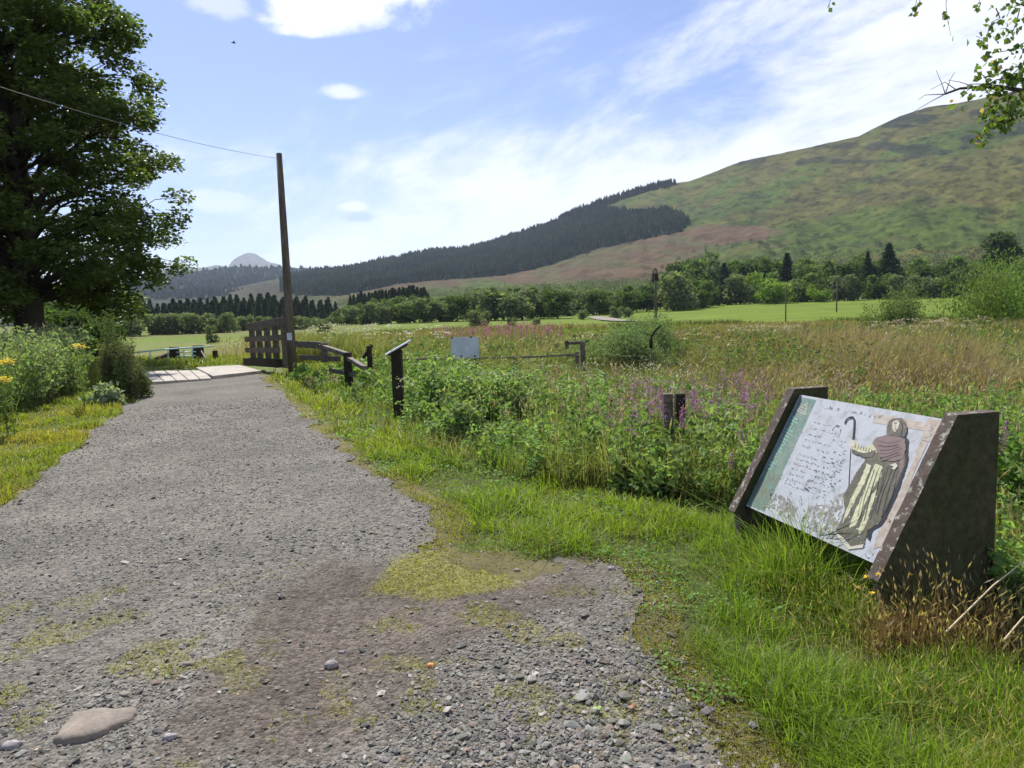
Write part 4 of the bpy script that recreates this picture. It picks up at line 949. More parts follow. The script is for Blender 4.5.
def buttercup(px, py, Y, lab, seed):
    g = np.random.default_rng(seed); p = at(px, py, Y); b = float(zg(np.array([p[0]]), np.array([p[1]]))[0]); h = max(.06, p[2] - b)
    root = empty('yellow_flower', (p[0], p[1], b), lab, 'flower', 'small yellow flowers by the sign'); A = Acc(); V, f, c = blades(np.zeros((1, 3)), h, .003, np.array([[.12, .18, .04]]), np.array([[.12, .18, .04]]), g, .03); A.add(V, f, c); link('stem', A.mesh('stem', M['leaf'])).parent = root
    A = Acc(); n = 9; Q = np.tile([0, 0, h * .97], (n, 1)); V, f, c = leaves(Q, .014, jcol((.85, .62, .03), n, g, .1), g, .5, .9); A.add(V, f, c); link('petals', A.mesh('petals', M['petal'])).parent = root
for i, (px, py, Y, lab) in enumerate(((878, 572, 3.35, 'yellow flower under the lower right corner of the sign panel'), (866, 575, 3.4, 'yellow flower left of the one under the panel corner'), (873, 591, 3.25, 'yellow flower lowest in the grass below the panel corner'), (957, 579, 3.3, 'yellow flower in front of the dark sign upright'), (911, 572, 3.35, 'yellow flower among dry stalks left of the dark upright'))): buttercup(px, py, Y, lab, i)

# dry seeding grass in front of the sign upright
def dry_patch():
    g = np.random.default_rng(53); A = Acc(); n = 1300
    px = g.uniform(872, 1040, n); Y = g.uniform(3.0, 3.75, n) - (px - 950) * .0010; x = (px - 512) / F * Y; k = clear(x, Y) ; x, Y, px = x[k], Y[k], px[k]; n = len(x)
    edge = np.exp(-((px - 950) / 60) ** 2)
    h = g.uniform(.12, .46, n) * (.5 + .62 * edge)
    stems(A, gz(x, Y), h, .0028, jcol((.20, .13, .07), n, g), jcol((.46, .36, .22), n, g, .3), g.uniform(.022, .045, n), .0085, g, .35)
    n2 = 5200; px = g.uniform(880, 1020, n2); Y = g.uniform(3.1, 3.7, n2); x = (px - 512) / F * Y; k = clear(x, Y); x, Y = x[k], Y[k]; n2 = len(x)
    c = jcol((.17, .10, .07), n2, g, .4); V, f, cc = blades(gz(x, Y), g.uniform(.08, .30, n2), .0028, c * .8, c, g, .6); A.add(V, f, cc)
    o = g_at('dry_grass', A.mesh('dry_grass', M['grass'])); o['label'] = 'dry brown seeding grass in front of the dark sign upright'; o['category'] = 'grass'
    A = Acc(); x, y, r = polar(2600, 2.2, 5, 18, 46, g); k = inpoly(x, y, LAWN) & clear(x, y) & (x > 1.2 + (4 - y) * .1); x, y, r = x[k], y[k], r[k]; n = len(x)
    stems(A, gz(x, y), g.uniform(.12, .34, n), .002, jcol((.27, .25, .10), n, g), jcol((.40, .33, .17), n, g, .3), g.uniform(.025, .06, n), .006, g, .35)
    o = g_at('lawn_stalks', A.mesh('lawn_stalks', M['grass'])); o['label'] = 'thin seeding stalks rising from the right-hand grass'; o['category'] = 'grass'
dry_patch()
def stalk(px0, py0, Y0, px1, py1, Y1, lab):
    a = at(px0, py0, Y0); b = at(px1, py1, Y1); mb = MB(); m = (a + b) / 2 + np.array([0, 0, .02]); mb.tube([a, m, b], [.0042, .0036, .002], 6)
    o = mb.build('dry_stalk', M['straw']); tag(o, lab, 'stalk')
M['straw'] = mat('straw', (.50, .40, .24), .7, noise=(60, .25))
stalk(946, 632, 2.9, 1034, 553, 3.3, 'long pale dry stalk leaning across the grass at the right edge')
stalk(1004, 640, 2.85, 1040, 606, 3.0, 'short pale dry stalk below the long leaning one')

# ---------------------------------------------------------------- stones
def build_stones():
    g = np.random.default_rng(57)
    base = np.array([(1, 0, 0), (-1, 0, 0), (0, 1, 0), (0, -1, 0), (0, 0, 1), (0, 0, -1), (.7, .7, .5), (-.7, .7, .4), (.7, -.7, .45), (-.7, -.7, .5)], float)
    bm = bmesh.new(); [bm.verts.new(v) for v in base]; bmesh.ops.convex_hull(bm, input=bm.verts); bm.verts.index_update()
    tri = np.array([[v.index for v in f.verts] for f in bm.faces if len(f.verts) == 3]); bm.free()
    x, y, r = polar(150000, 1.7, 15, -52, 36, g, .15)
    kin = on_path(x, y, .12); fr_ = (on_path(x - .20, y, .2) | on_path(x + .15, y, .2)) & ~kin & (y < 7); k = kin | (fr_ & (g.uniform(0, 1, len(x)) < .35)); x, y, r = x[k], y[k], r[k]
    d = soft(x, y, DIRT, .6, 8); ms = soft(x, y, MOSS, .2)
    left_moss = ss(fbm(x * 1.4, y * 1.4, 3, 331), .45, .62) * (1 - ss(y, 3.4, 4.4)) * (x < -.3)
    d = np.clip(d + (fbm(x * 1.3, y * 1.3, 3, 337) - .45) * .9 * (d > 0) * (d < 1), 0, 1)
    keep = g.uniform(0, 1, len(x)) < (1 - .86 * ss(d, .1, .9)) * (1 - .97 * ms) * (1 - .6 * left_moss) * (.45 + .75 * ss(fbm(x * 2, y * 2, 3, 335), .35, .6))
    x, y, r = x[keep], y[keep], r[keep]; n = len(x)
    s = np.exp(g.normal(np.log(.0043), .50, n)); s = np.clip(s, .003, .022) * (1 + .35 * ss(x, -.3, .4) * (1 - ss(y, 3, 4)) * (x < .75))
    s = np.maximum(s, .0008 * r)
    sc = np.stack([s * g.uniform(.8, 1.6, n), s * g.uniform(.7, 1.1, n), s * g.uniform(.4, .8, n)], 1)
    V = base[None] * (1 + g.uniform(-.3, .3, (n, 10, 1))) * sc[:, None]
    a = g.uniform(0, 6.28, n); ca, sa = np.cos(a), np.sin(a); X = V[..., 0] * ca[:, None] - V[..., 1] * sa[:, None]; Y = V[..., 0] * sa[:, None] + V[..., 1] * ca[:, None]
    tilt = g.normal(0, .35, (n, 1)); Z = V[..., 2] + X * tilt
    W_ = np.stack([X + x[:, None], Y + y[:, None], Z + (path_z(x, y) + sc[:, 2] * .35)[:, None]], 2).reshape(-1, 3)
    f = (tri[None] + (np.arange(n) * 10)[:, None, None]).reshape(-1, 3)
    tone = g.uniform(.55, 1.45, (n, 1)) ** 1.2; c = np.array([.142, .136, .122]) * tone * (1 + g.uniform(-.06, .06, (n, 3)))
    wm = g.uniform(0, 1, n) < .05; c[wm] = np.array([.34, .31, .28]) * g.uniform(.8, 1.2, (wm.sum(), 1))
    br = g.uniform(0, 1, n) < .12; c[br] = c[br] * np.array([1.15, .95, .78])
    o = link('loose_gravel', np_mesh('loose_gravel', W_, [f], M['stone'], np.repeat(c, 10, 0))); tag(o, 'grey stone chips lying loose on the path', 'gravel', None, 'stuff')
build_stones()
def build_moss():
    g = np.random.default_rng(59); A = Acc(); x, y, r = polar(150000, 1.8, 9, -50, 30, g, .1)
    fr_ = on_path(x - .24, y, .2) & ~on_path(x, y, .1) & (x > -1); k = on_path(x, y, .1) | fr_; x, y, r = x[k], y[k], r[k]; fr_ = fr_[k]
    ms = soft(x, y, MOSS, .25); sp_ = ss(fbm(x * 5, y * 5, 3, 61), .54, .66) * ss(fbm(x * 1.1, y * 1.1, 2, 63), .40, .6) * (1 - ss(y, 3.6, 5))
    eg = 1 - soft(x, y, PATH, .35, 4)
    k = g.uniform(0, 1, len(x)) < np.clip(ms * .85 + sp_ * .55 + eg * .9 * (x > -1) + .8 * fr_, 0, 1) ; x, y, r = x[k], y[k], r[k]; n = len(x)
    c = jcol((.27, .26, .045), n, g, .3); V, f, cc = blades(np.stack([x, y, path_z(x, y) - .004], 1), g.uniform(.008, .03, n), np.maximum(.004, .0012 * r), c * .7, c, g, .9); A.add(V, f, cc)
    o = g_at('moss_tufts', A.mesh('moss_tufts', M['grass'])); o['label'] = 'yellow-green moss and tiny grass tufts growing on the path'; o['category'] = 'moss'
build_moss()
def rock(name, px, py, size, m, lab, seed, cat='stone', sink=.35, rz=0.0, group=None, pts=None):
    g = np.random.default_rng(seed); p = gpt(px, py); z = float(path_z(np.array([p[0]]), np.array([p[1]]))[0])
    bm = bmesh.new(); bmesh.ops.create_icosphere(bm, subdivisions=3, radius=1)
    for v in bm.verts:
        c = v.co; e = 2.6; q = (abs(c.x) ** e + abs(c.y) ** e + abs(c.z) ** e) ** (1 / e); c /= q
        k = 1 + .28 * (float(fbm(c.x * 1.6 + seed, c.y * 1.6 + c.z, 3, seed)) - .5) * 2; c *= k
        if pts is not None:
            an = atan2(c.y, c.x); rr = hypot(c.x, c.y); sq = np.interp(an, *pts, period=2 * pi); c.x *= sq; c.y *= sq
        c.x *= size[0]; c.y *= size[1]; c.z *= size[2]
    me = bpy.data.meshes.new(name); bm.to_mesh(me); bm.free(); me.materials.append(M[m]); me.polygons.foreach_set('use_smooth', [True] * len(me.polygons))
    o = link(name, me, loc=(p[0], p[1], z + size[2] * (1 - 2 * sink) * .9)); o.rotation_euler.z = rz; tag(o, lab, cat, group); return o
def flat_stone():
    out = [(54, 748), (60, 741), (70, 728), (76, 721), (92, 718), (118, 717.5), (138, 716.5), (136, 722), (128, 730), (112, 737), (98, 743), (82, 747), (66, 750)]
    P_ = np.array([gpt(*q) for q in out]); c = P_.mean(0); z0 = float(path_z(np.array([c[0]]), np.array([c[1]]))[0]); D = []
    for i in range(len(P_)):
        for t in (0, .25, .5, .75): D.append(P_[i] * (1 - t) + P_[(i + 1) % len(P_)] * t + rng.normal(0, .0025, 2))
    D = np.array(D); n = len(D); V = []
    for k, zz in ((1.06, -.02), (1.0, .012), (.95, .022), (.7, .026), (.35, .029)):
        for p in D: q = c + (p - c) * k; V.append((q[0] - c[0], q[1] - c[1], zz + .004 * (float(fbm(q[0] * 40, q[1] * 40, 3, 3)) - .5)))
    V.append((0, 0, .03)); F4 = [(i + n * r, (i + 1) % n + n * r, (i + 1) % n + n * (r + 1), i + n * (r + 1)) for r in range(4) for i in range(n)]; F3 = [(4 * n + i, 4 * n + (i + 1) % n, 5 * n) for i in range(n)]
    o = link('flat_stone', np_mesh('flat_stone', V, [np.array(F4), np.array(F3)], M['palestone'], None, True), loc=(c[0], c[1], z0)); tag(o, 'large flat pale stone embedded in the gravel at the bottom left', 'stone')
flat_stone()
rock('stone', 331, 671, (.032, .022, .018), 'darkstone', 'dark stone lying alone on the bare soil patch', 5, sink=.2, rz=.3)
rock('stone', 342, 656, (.016, .012, .009), 'darkstone', 'small dark pebble just behind the lone dark stone', 6)
rock('orange_pebble', 431, 669, (.016, .013, .011), 'orange', 'small bright orange pebble on the soil in the foreground', 7, 'pebble', .25)
rock('pale_pebble', 517, 571, (.022, .016, .011), 'palestone', 'pale tan pebble at the edge of the mossy patch', 8, 'pebble', .25)
rock('stone', 612, 571, (.022, .02, .016), 'darkstone', 'grey stone against the grass edge at the back of the bare patch', 9)
rock('pale_pebble', 190, 672, (.028, .016, .008), 'palestone', 'pale flat pebble left of the soil patch', 10, 'pebble')
rock('pale_pebble', 126, 701, (.022, .018, .008), 'palestone', 'pale square pebble just behind the large flat stone', 11, 'pebble')
rock('stone', 170, 745, (.026, .018, .014), 'darkstone', 'grey stone right of the large flat stone', 12)
rock('stone', 12, 752, (.034, .024, .016), 'darkstone', 'dark stone in the bottom left corner', 13)
rock('stone', 585, 714, (.014, .012, .009), 'darkstone', 'small dark stone left of the green leaf', 14)
def fallen_leaf(px, py, col, sz, lab, seed):
    g = np.random.default_rng(seed); p = gpt(px, py); z = float(path_z(np.array([p[0]]), np.array([p[1]]))[0]) + .018
    n = 9; V = [(0, 0, .006)]; 
    for i in range(n): a = 2 * pi * i / n; r = sz * (1 + .25 * (i % 2)) * (1.25 if i == 0 else 1); V.append((r * cos(a), r * sin(a) * .8, g.uniform(-.004, .008)))
    F_ = np.array([(0, i + 1, (i + 1) % n + 1) for i in range(n)]); o = link('fallen_leaf', np_mesh('fallen_leaf', V, [F_], M['petal'], np.tile(col, (len(V), 1))), loc=(p[0], p[1], z)); o.rotation_euler.z = g.uniform(0, 6); tag(o, lab, 'leaf')
fallen_leaf(597, 713, (.38, .50, .22), .016, 'pale green fallen leaf on the gravel at the bottom', 1)
fallen_leaf(632, 710, (.45, .22, .12), .014, 'brown fallen leaf at the gravel edge beside the grass', 2)

# ---------------------------------------------------------------- bridge slabs, parapet, poles, fences
def slab(name, q, h, lab, z0=None, joints=0):
    pts = [gpt(*p) for p in q]; mb = MB(); n = len(pts)
    zs = [float(zg(np.array([p[0]]), np.array([p[1]]))[0]) for p in pts]
    zt = max(zs) + h if z0 is None else z0
    if joints:
        a, b, c, d = [np.array(p) for p in pts]
        for i in range(joints):
            t0 = i / joints + .006; t1 = (i + 1) / joints - .006
            p = [a + (b - a) * t0, a + (b - a) * t1, d + (c - d) * t1, d + (c - d) * t0]
            vs = [(*w, zt - .14) for w in p] + [(*w, zt + random.uniform(-.006, .006)) for w in p]
            mb.add(vs, [(0, 1, 2, 3), (4, 5, 6, 7), (0, 1, 5, 4), (1, 2, 6, 5), (2, 3, 7, 6), (3, 0, 4, 7)])
    else:
        vs = [(*p, zt - .16) for p in pts] + [(*p, zt) for p in pts]
        mb.add(vs, [tuple(range(n)), tuple(range(n, 2 * n))] + [(i, (i + 1) % n, (i + 1) % n + n, i + n) for i in range(n)])
    o = mb.build(name, M['concrete']); tag(o, lab, 'slab')
    b = o.modifiers.new('bevel', 'BEVEL'); b.width = .015; b.segments = 2
slab('concrete_slab', [(152, 383.5), (212, 380), (203, 371.5), (140, 372.5)], .05, 'row of long pale concrete slabs laid across the path, left part', joints=5)
slab('concrete_slab', [(213, 379), (262, 373.5), (240, 367.5), (196, 370)], .09, 'raised pale concrete slab across the path, right part beside the timber parapet')

def P3(px, py, Y): return at(px, py, Y)
root = empty('timber_parapet', (*gpt(262, 371), 0), 'dark timber parapet with three rails and upright palings beside the slabs', 'fence')
Yp = lambda px: 22.5 - (px - 248) / 37 * 3.4
def post_at(px, ytop, ybot, Y, w, m='wood', d=None, name='post', parent=None):
    a = P3(px, ytop, Y); b = P3(px, ybot, Y); b[0] = a[0]; b[1] = a[1]; mb = MB(); mb.beam(b, a, w, d or w, jit=.004); return mb.build(name, M[m], parent)
for px, yt in ((251.5, 326), (258.5, 325.5), (266.5, 324), (274.5, 322)):
    post_at(px, yt, 366, Yp(px) + .1, .16, 'wood', .08, 'paling', root)
post_at(284, 317, 368, Yp(284) + .02, .17, 'wood', .16, 'post', root)
def rail(pxa, pya, pxb, pyb, Ya, Yb, w, h, m='wood', parent=None, name='rail', jit=.006):
    mb = MB(); mb.beam(P3(pxa, pya, Ya), P3(pxb, pyb, Yb), w, h, jit=jit); return mb.build(name, M[m], parent)
rail(247, 327, 285, 320.5, Yp(247) - .05, Yp(285) - .12, .07, .20, 'wood', root)
rail(246, 339.5, 283, 337.5, Yp(246) - .05, Yp(283) - .12, .07, .15, 'wood', root)
rail(246, 350, 279, 350, Yp(246) - .05, Yp(279) - .12, .07, .15, 'wood', root)
rail(246, 361.5, 280, 363.5, Yp(246) - .1, Yp(280) - .2, .18, .22, 'darkwood', root, 'kerb_beam')

# leaning pole with a line
root = empty('leaning_pole', (*on(292.5, 18.6)[:2], on(292.5, 18.6)[2]), 'tall bare creosoted pole beside the timber parapet, cut off at the top', 'pole')
a = P3(279, 153.5, 18.8); b = P3(293, 372, 18.5)
mb = MB(); mb.tube([b, b + (a - b) * .33, b + (a - b) * .66, a], [.112, .10, .088, .072], 14); mb.build('shaft', M['pole'], root, True)
c = b + (a - b) * .165 + np.array([.0, -.11, 0]); mb = MB(); mb.beam(c - np.array([0, 0, .09]), c + np.array([0, 0, .09]), .12, .02); mb.build('marker_plate', M['whitemetal'], root)
e0 = P3(279, 158.5, 18.8); e1 = P3(0, 87, 9.5); d = e1 - e0; pts = []
for i in range(40): t = i / 39 * 1.9; p = e0 + d * t; p[2] += .42 * (t * (t - 1.0)) ; pts.append(p)
mb = MB(); mb.tube(pts, .0042, 6); o = mb.build('overhead_wire', M['wire'], None, True); tag(o, 'thin overhead wire running from the bare pole up past the sycamore', 'wire')

# broken rail fence running down from the pole
root = empty('broken_fence', (*on(323, 16.5)[:2], on(323, 16.5)[2]), 'broken two-rail timber fence sloping down from the bare pole', 'fence')
rail(296, 344, 324, 345.5, 18.3, 16.8, .07, .16, 'wood', root); rail(321, 346, 347, 354.5, 16.8, 15.4, .10, .09, 'woodgrey', root); rail(346, 357, 365, 368, 15.4, 14.4, .10, .08, 'woodgrey', root)
rail(300, 357, 340, 359, 18.2, 15.9, .05, .11, 'wood', root); rail(330, 370, 354, 375, 16.5, 15.0, .05, .09, 'wood', root)
post_at(324, 343, 362, 16.7, .14, 'wood', None, 'post', root); post_at(347.5, 352.5, 392, 15.3, .15, 'darkwood', None, 'post', root)
post_at(369, 346, 378, 16.0, .10, 'darkwood', None, 'post', root); rail(363, 358, 372, 345, 16.0, 16.1, .08, .07, 'darkwood', root, 'brace')

# gate and posts beyond the slabs
post = post_at(174, 347, 366, 30.0, .30, 'darkwood'); tag(post, 'thick dark gatepost left of the metal gate beyond the slabs', 'post'); post.name = 'gatepost'
post = post_at(198, 345.5, 366, 30.0, .33, 'darkwood'); tag(post, 'thick dark gatepost right of the metal gate beyond the slabs', 'post'); post.name = 'gatepost'
o = rail(156, 359.5, 172, 353, 29.0, 29.9, .14, .14, 'darkwood', None, 'strut'); tag(o, 'dark sloping strut propping the left gatepost', 'strut')
o = rail(201, 351, 206, 359.5, 29.8, 28.8, .05, .07, 'woodgrey', None, 'strut'); tag(o, 'pale thin strut leaning on the right gatepost', 'strut')
o = post_at(215, 350.5, 366, 28, .15, 'darkwood'); tag(o, 'short dark fence post right of the two gateposts', 'post'); o.name = 'fence_post'
root = empty('metal_gate', (*on(168, 26)[:2], on(168, 26)[2]), 'pale bluish tubular metal gate beyond the slabs, between the gorse and the parapet', 'gate')
def tube(pts, r, m, parent, name, smooth=True):
    mb = MB(); mb.tube(pts, r, 8); return mb.build(name, M[m], parent, smooth)
tube([P3(112, 355.5, 25), P3(150, 350.8, 26), P3(176, 348.6, 27), P3(214, 346.2, 28.5)], .027, 'gatemetal', root, 'top_rail')
for px, y0, y1 in ((168, 350, 368), (184, 348.5, 365), (192.5, 348, 364), (150, 351, 368)): tube([P3(px, y0, 27), P3(px, y1, 27)], .022, 'gatemetal', root, 'upright')
for y in (352.5, 356.5, 361): tube([P3(176, y, 29), P3(196, y - .8, 29.3)], .02, 'gatemetal', root, 'bar')

# lectern
x, y, z = on(397.5, 11.0); root = empty('lectern_sign', (x, y, z), 'dark post carrying a small tilted pale plate beside the path', 'sign')
top = P3(397.5, 350, 11.0); mb = MB(); mb.beam((x, y, z - .2), (x, y, top[2]), .155, .155, jit=.003); mb.build('post', M['darkwood'], root)
c = P3(398, 347.5, 11.0); ux = np.array([.93, .1, .0]); ux /= np.linalg.norm(ux); uy = np.array([-.1, .93, 0]); uy /= np.linalg.norm(uy)
sl = ux * .86 + np.array([0, 0, .46]); sl /= np.linalg.norm(sl); mb = MB(); mb.beam(c - sl * .21, c + sl * .21, .34, .022, up=np.cross(sl, uy)); pl = mb.build('plate', M['whitemetal'], root)
mb = MB(); nn = np.cross(sl, uy); mb.beam(c - sl * .16 - nn * .0 + np.array([0, 0, -.03]), c + sl * .16 + np.array([0, 0, -.03]), .22, .03, up=nn); mb.build('backing', M['darkwood'], root)

# white notice board
Y = 16.0; x, y, z = on(465, Y); root = empty('notice_board', (x, y, z), 'square pale blue-grey notice board standing in the weeds', 'sign')
a = P3(450.5, 337.5, Y); b = P3(479, 358, Y); w = b[0] - a[0]; hgt = a[2] - b[2]; mb = MB(); mb.beam((a[0] + w / 2, Y, b[2]), (a[0] + w / 2, Y, a[2]), w, .02, up=(0, 1, 0)); mb.build('panel', M['whitemetal'], root)
for px in (453, 473.5): post_at(px, 339, 384, Y + .07, .07, 'wood', None, 'leg', root)
for px, py in ((452, 337.6), (471, 337.2), (461.5, 356), (475, 356)): c = P3(px, py, Y - .012); mb = MB(); mb.tube([c, c + np.array([0, -.012, 0])], .02, 10); mb.build('bolt', M['darkwood'], root)

# low rail fence behind the weeds
Y = 16.8; root = empty('low_rail_fence', on(512, Y), 'low fence of one pale rail on short posts behind the notice board', 'fence')
rail(384, 360, 447, 358.5, Y + .3, Y, .035, .05, 'woodgrey', root); rail(447, 358.5, 515, 357.5, Y, Y, .03, .045, 'woodgrey', root); rail(515, 357.5, 577, 354.5, Y, Y - .5, .03, .04, 'woodgrey', root)
for px, yt in ((447.5, 356.5), (515, 356), (577, 352)): post_at(px, yt, 386, Y + .06, .10, 'wood', None, 'post', root)
for px in (489, 494, 500, 506): pass
root = empty('dark_palings', on(497, 15.5), 'three short dark boards low in the weeds right of the notice board', 'fence')
for px in (490, 497, 505): post_at(px, 373, 386, 15.5, .10, 'darkwood', .03, 'board', root)
rail(486, 376, 509, 376, 15.55, 15.55, .03, .06, 'darkwood', root)

root = empty('stile_frame', on(583, 15.5), 'tall stile post with a horizontal arm at its top', 'post')
post_at(582.5, 342, 388, 15.5, .105, 'wood', None, 'post', root); rail(566, 343.2, 583.5, 342.4, 15.5, 15.5, .09, .065, 'wood', root, 'arm'); post_at(566.5, 340.5, 349, 15.5, .075, 'wood', None, 'hanger', root)

root = empty('thin_stake', on(651.5, 17), 'thin pale stake topped by a dark twisted branch', 'stake')
post_at(651.5, 346, 376, 17, .035, 'woodgrey', None, 'stake', root)
mb = MB(); mb.tube([P3(651, 348, 17), P3(651, 341, 17), P3(651.5, 336, 17)], [.035, .045, .02], 7); mb.tube([P3(651.5, 337, 17), P3(654.5, 332, 17), P3(657, 328.5, 17), P3(661, 326, 17)], [.02, .028, .02, .008], 7); mb.tube([P3(656, 329.5, 17), P3(658.5, 327.5, 17), P3(661, 326.3, 17)], [.01, .032, .01], 7); mb.tube([P3(652, 336, 17), P3(647, 334, 17), P3(643, 333, 17)], [.012, .012, .005], 6); mb.build('branch', M['darkwood'], root, True)

post_at(667.5, 393.5, 470, 6.75, .088, 'wood', None, 'short_post').update_tag(); o = C.objects[-1]; tag(o, 'short square timber post, left one of the close pair among purple flowers', 'post', None)
o = post_at(680, 393.5, 470, 6.95, .088, 'darkwood', None, 'short_post'); tag(o, 'short dark timber post, right one of the close pair among purple flowers', 'post')
o = post_at(758, 406, 440, 7.3, .016, 'straw', None, 'cane'); tag(o, 'thin pale cane in the weeds left of the sign', 'cane')

# utility poles across the valley
def upole(px, yt, yb, Y, rad, lab, arm=0, box=False):
    a = P3(px, yt, Y); b = P3(px, yb, Y); b[0] = a[0]; b[1] = a[1]; b[2] = min(b[2], float(zg(np.array([a[0]]), np.array([Y]))[0])) - .3; root = empty('utility_pole', b, lab, 'pole', 'utility poles across the valley')
    mb = MB(); mb.tube([b, a], [rad, rad * .75], 10); mb.build('shaft', M['pole'], root, True)
    if arm:
        mb = MB(); c = a - np.array([0, 0, .35]); mb.beam(c - np.array([arm, -rad - .06, 0]), c + np.array([arm, rad + .06, 0]), .16, .18); mb.build('crossarm', M['woodgrey'], root)
        for s in (-.9, 0, .9):
            mb = MB(); q = c + np.array([arm * s, 0, .07]); mb.tube([q, q + np.array([0, 0, .10]), q + np.array([0, 0, .3])], [.03, .09, .05], 8); mb.build('insulator', M['whitemetal'], root)
    if box:
        mb = MB(); c = a + np.array([0, -rad - .16, -1.0]); mb.beam(c - np.array([0, 0, .5]), c + np.array([0, 0, .5]), .55, .42); mb.build('transformer', M['darkwood'], root)
upole(655.5, 270, 318, 105, .21, 'thick dark utility pole in mid valley, in front of the lone conifer', 0, True)
upole(786, 283, 322, 120, .11, 'thin dark utility pole left of the one with a crossarm', 0)
upole(837, 284, 312, 175, .16, 'utility pole with a crossarm and insulators in the bright field', 1.1)
upole(797.5, 287, 310, 250, .14, 'faint far pole between the thin pole and the crossarm pole', .8)
# field fence in mid valley and a track
root = empty('field_fence', on(652, 110), 'tiny field fence of posts and a wire beside the dark utility pole', 'fence')
for px in range(632, 668, 5):
    x, y, z = on(px, 118); mb = MB(); mb.beam((x, y, z), (x, y, z + 1.25), .14, .14); mb.build('post', M['wood'], root)
mb = MB(); mb.tube([np.array(on(632, 118)) + [0, 0, 1], np.array(on(667, 118)) + [0, 0, 1]], .03, 5); mb.build('wire', M['wire'], root)
def far_track():
    pts = [(660, 150, 1), (640, 158, 2), (628, 172, 4), (612, 185, 4.5), (598, 190, 3), (586, 200, 2)]; V = []; F_ = []
    for i, (px, Y, w) in enumerate([(632, 165, 2.2), (622, 172, 2.4), (612, 182, 2.4), (606, 196, 2.6), (600, 212, 2.4), (594, 230, 2)]):
        x, y, z = on(px, Y); x2 = x + w; V += [(x - w, y, float(zg(np.array([x - w]), np.array([y]))[0]) + .25), (x2, y, float(zg(np.array([x2]), np.array([y]))[0]) + .25)]
    F_ = [(2 * i, 2 * i + 1, 2 * i + 3, 2 * i + 2) for i in range(5)]
    o = link('far_track', np_mesh('far_track', V, [np.array(F_)], M['path'], np.tile([.22, .20, .17], (len(V), 1)))); o['kind'] = 'structure'
far_track()

# bird
p = at(233.5, 43, 30); mb = MB(); root = empty('bird', p, 'tiny dark bird high in the sky left of the clouds', 'bird')
mb.tube([(-.09, 0, -.005), (-.05, 0, 0), (0, 0, .005), (.05, 0, .012), (.085, 0, .012), (.10, 0, .01)], [.006, .018, .026, .02, .014, .003], 8)
o = mb.build('body', M['bird'], None, True); o.parent = root
for s in (-1, 1):
    mb = MB(); mb.add([(.035, 0, .012), (-.035, 0, .012), (-.02, s * .07, .05), (.03, s * .07, .052), (-.015, s * .15, .03), (.0, s * .15, .032), (.035, 0, .006), (-.035, 0, .006), (-.02, s * .07, .045), (.03, s * .07, .047), (-.015, s * .15, .026), (.0, s * .15, .028)], [(0, 1, 2, 3), (3, 2, 4, 5), (6, 7, 8, 9), (9, 8, 10, 11), (0, 3, 9, 6), (1, 2, 8, 7), (3, 5, 11, 9), (2, 4, 10, 8), (4, 5, 11, 10), (0, 1, 7, 6)]); o = mb.build('wing', M['bird']); o.parent = root
root.rotation_euler.z = .6

# ---------------------------------------------------------------- the sign
yaw = -1.32116; tilt = 1.06219; Lp = 1.1667; Wp = 0.7904; BL = np.array([1.4682, 4.6072, 0.3000])
U = np.array([cos(yaw), sin(yaw), 0]); Bk = np.array([-sin(yaw), cos(yaw), 0]); Vv = Bk * cos(tilt) + np.array([0, 0, 1]) * sin(tilt); Nn = np.cross(U, Vv)
if Nn @ (EYE - BL) < 0: Nn = -Nn
def pn_(px, py, lift=0.0):
    d = ray(px, py); t = ((BL - EYE) @ Nn) / (d @ Nn); return EYE + d * t + Nn * lift
M['sidewood'] = mat('mossy_timber', (.065, .058, .036), .9, col2=(.045, .055, .025), nscale=7, noise=(25, .5), bump=(30, .8, .01), spec=.1)
M['panelwhite'] = mat('weathered_print', (.43, .45, .48), .4, col2=(.30, .31, .30), nscale=14, lo=.48, hi=.74, noise=(70, .10), spec=.5)
M['pgreen'] = mat('print_green', (.13, .22, .18), .4, col2=(.22, .27, .22), nscale=10, noise=(50, .25), spec=.5)
M['pdirty'] = mat('print_stained_green', (.16, .17, .12), .6, col2=(.13, .22, .18), nscale=14, noise=(50, .3))
M['plet'] = mat('print_letter', (.24, .42, .33), .45, noise=(80, .2)); M['ptext'] = mat('print_text', (.10, .11, .12), .5, col2=(.5, .53, .57), nscale=45, lo=.45, hi=.6)
M['pdark'] = mat('print_robe', (.085, .080, .060), .45, col2=(.14, .13, .09), nscale=22, noise=(60, .25), spec=.4)
M['pcape'] = mat('print_cape', (.20, .145, .135), .45, noise=(50, .2)); M['pfold'] = mat('print_fold', (.42, .42, .26), .45, col2=(.55, .54, .36), nscale=30, noise=(60, .2))
M['pcfold'] = mat('print_cape_fold', (.085, .06, .055), .5); M['pskin'] = mat('print_face', (.50, .46, .38), .5, noise=(90, .15))
M['pbar'] = mat('print_bar', (.34, .27, .21), .45, col2=(.46, .42, .37), nscale=25, noise=(60, .12)); M['pblack'] = mat('print_black', (.03, .032, .035), .45)
M['pstain'] = mat('print_stain', (.20, .195, .175), .7, col2=(.45, .48, .50), nscale=30, lo=.46, hi=.62, noise=(60, .3))
mats_ = ['panelwhite', 'pgreen', 'pdirty', 'plet', 'ptext', 'pdark', 'pcape', 'pfold', 'pcfold', 'pskin', 'pbar', 'pblack', 'pstain', 'whitemetal']
mi_ = {k: i for i, k in enumerate(mats_)}
root = empty('information_sign', (1.85, 4.0, 0), 'weathered tilted sign panel showing a hooded robed figure, between two mossy uprights', 'sign')
pm = MB()
bl, br_, tl, tr_ = BL, BL + U * Lp, BL + Vv * Wp, BL + U * Lp + Vv * Wp
bk = -Nn * .018
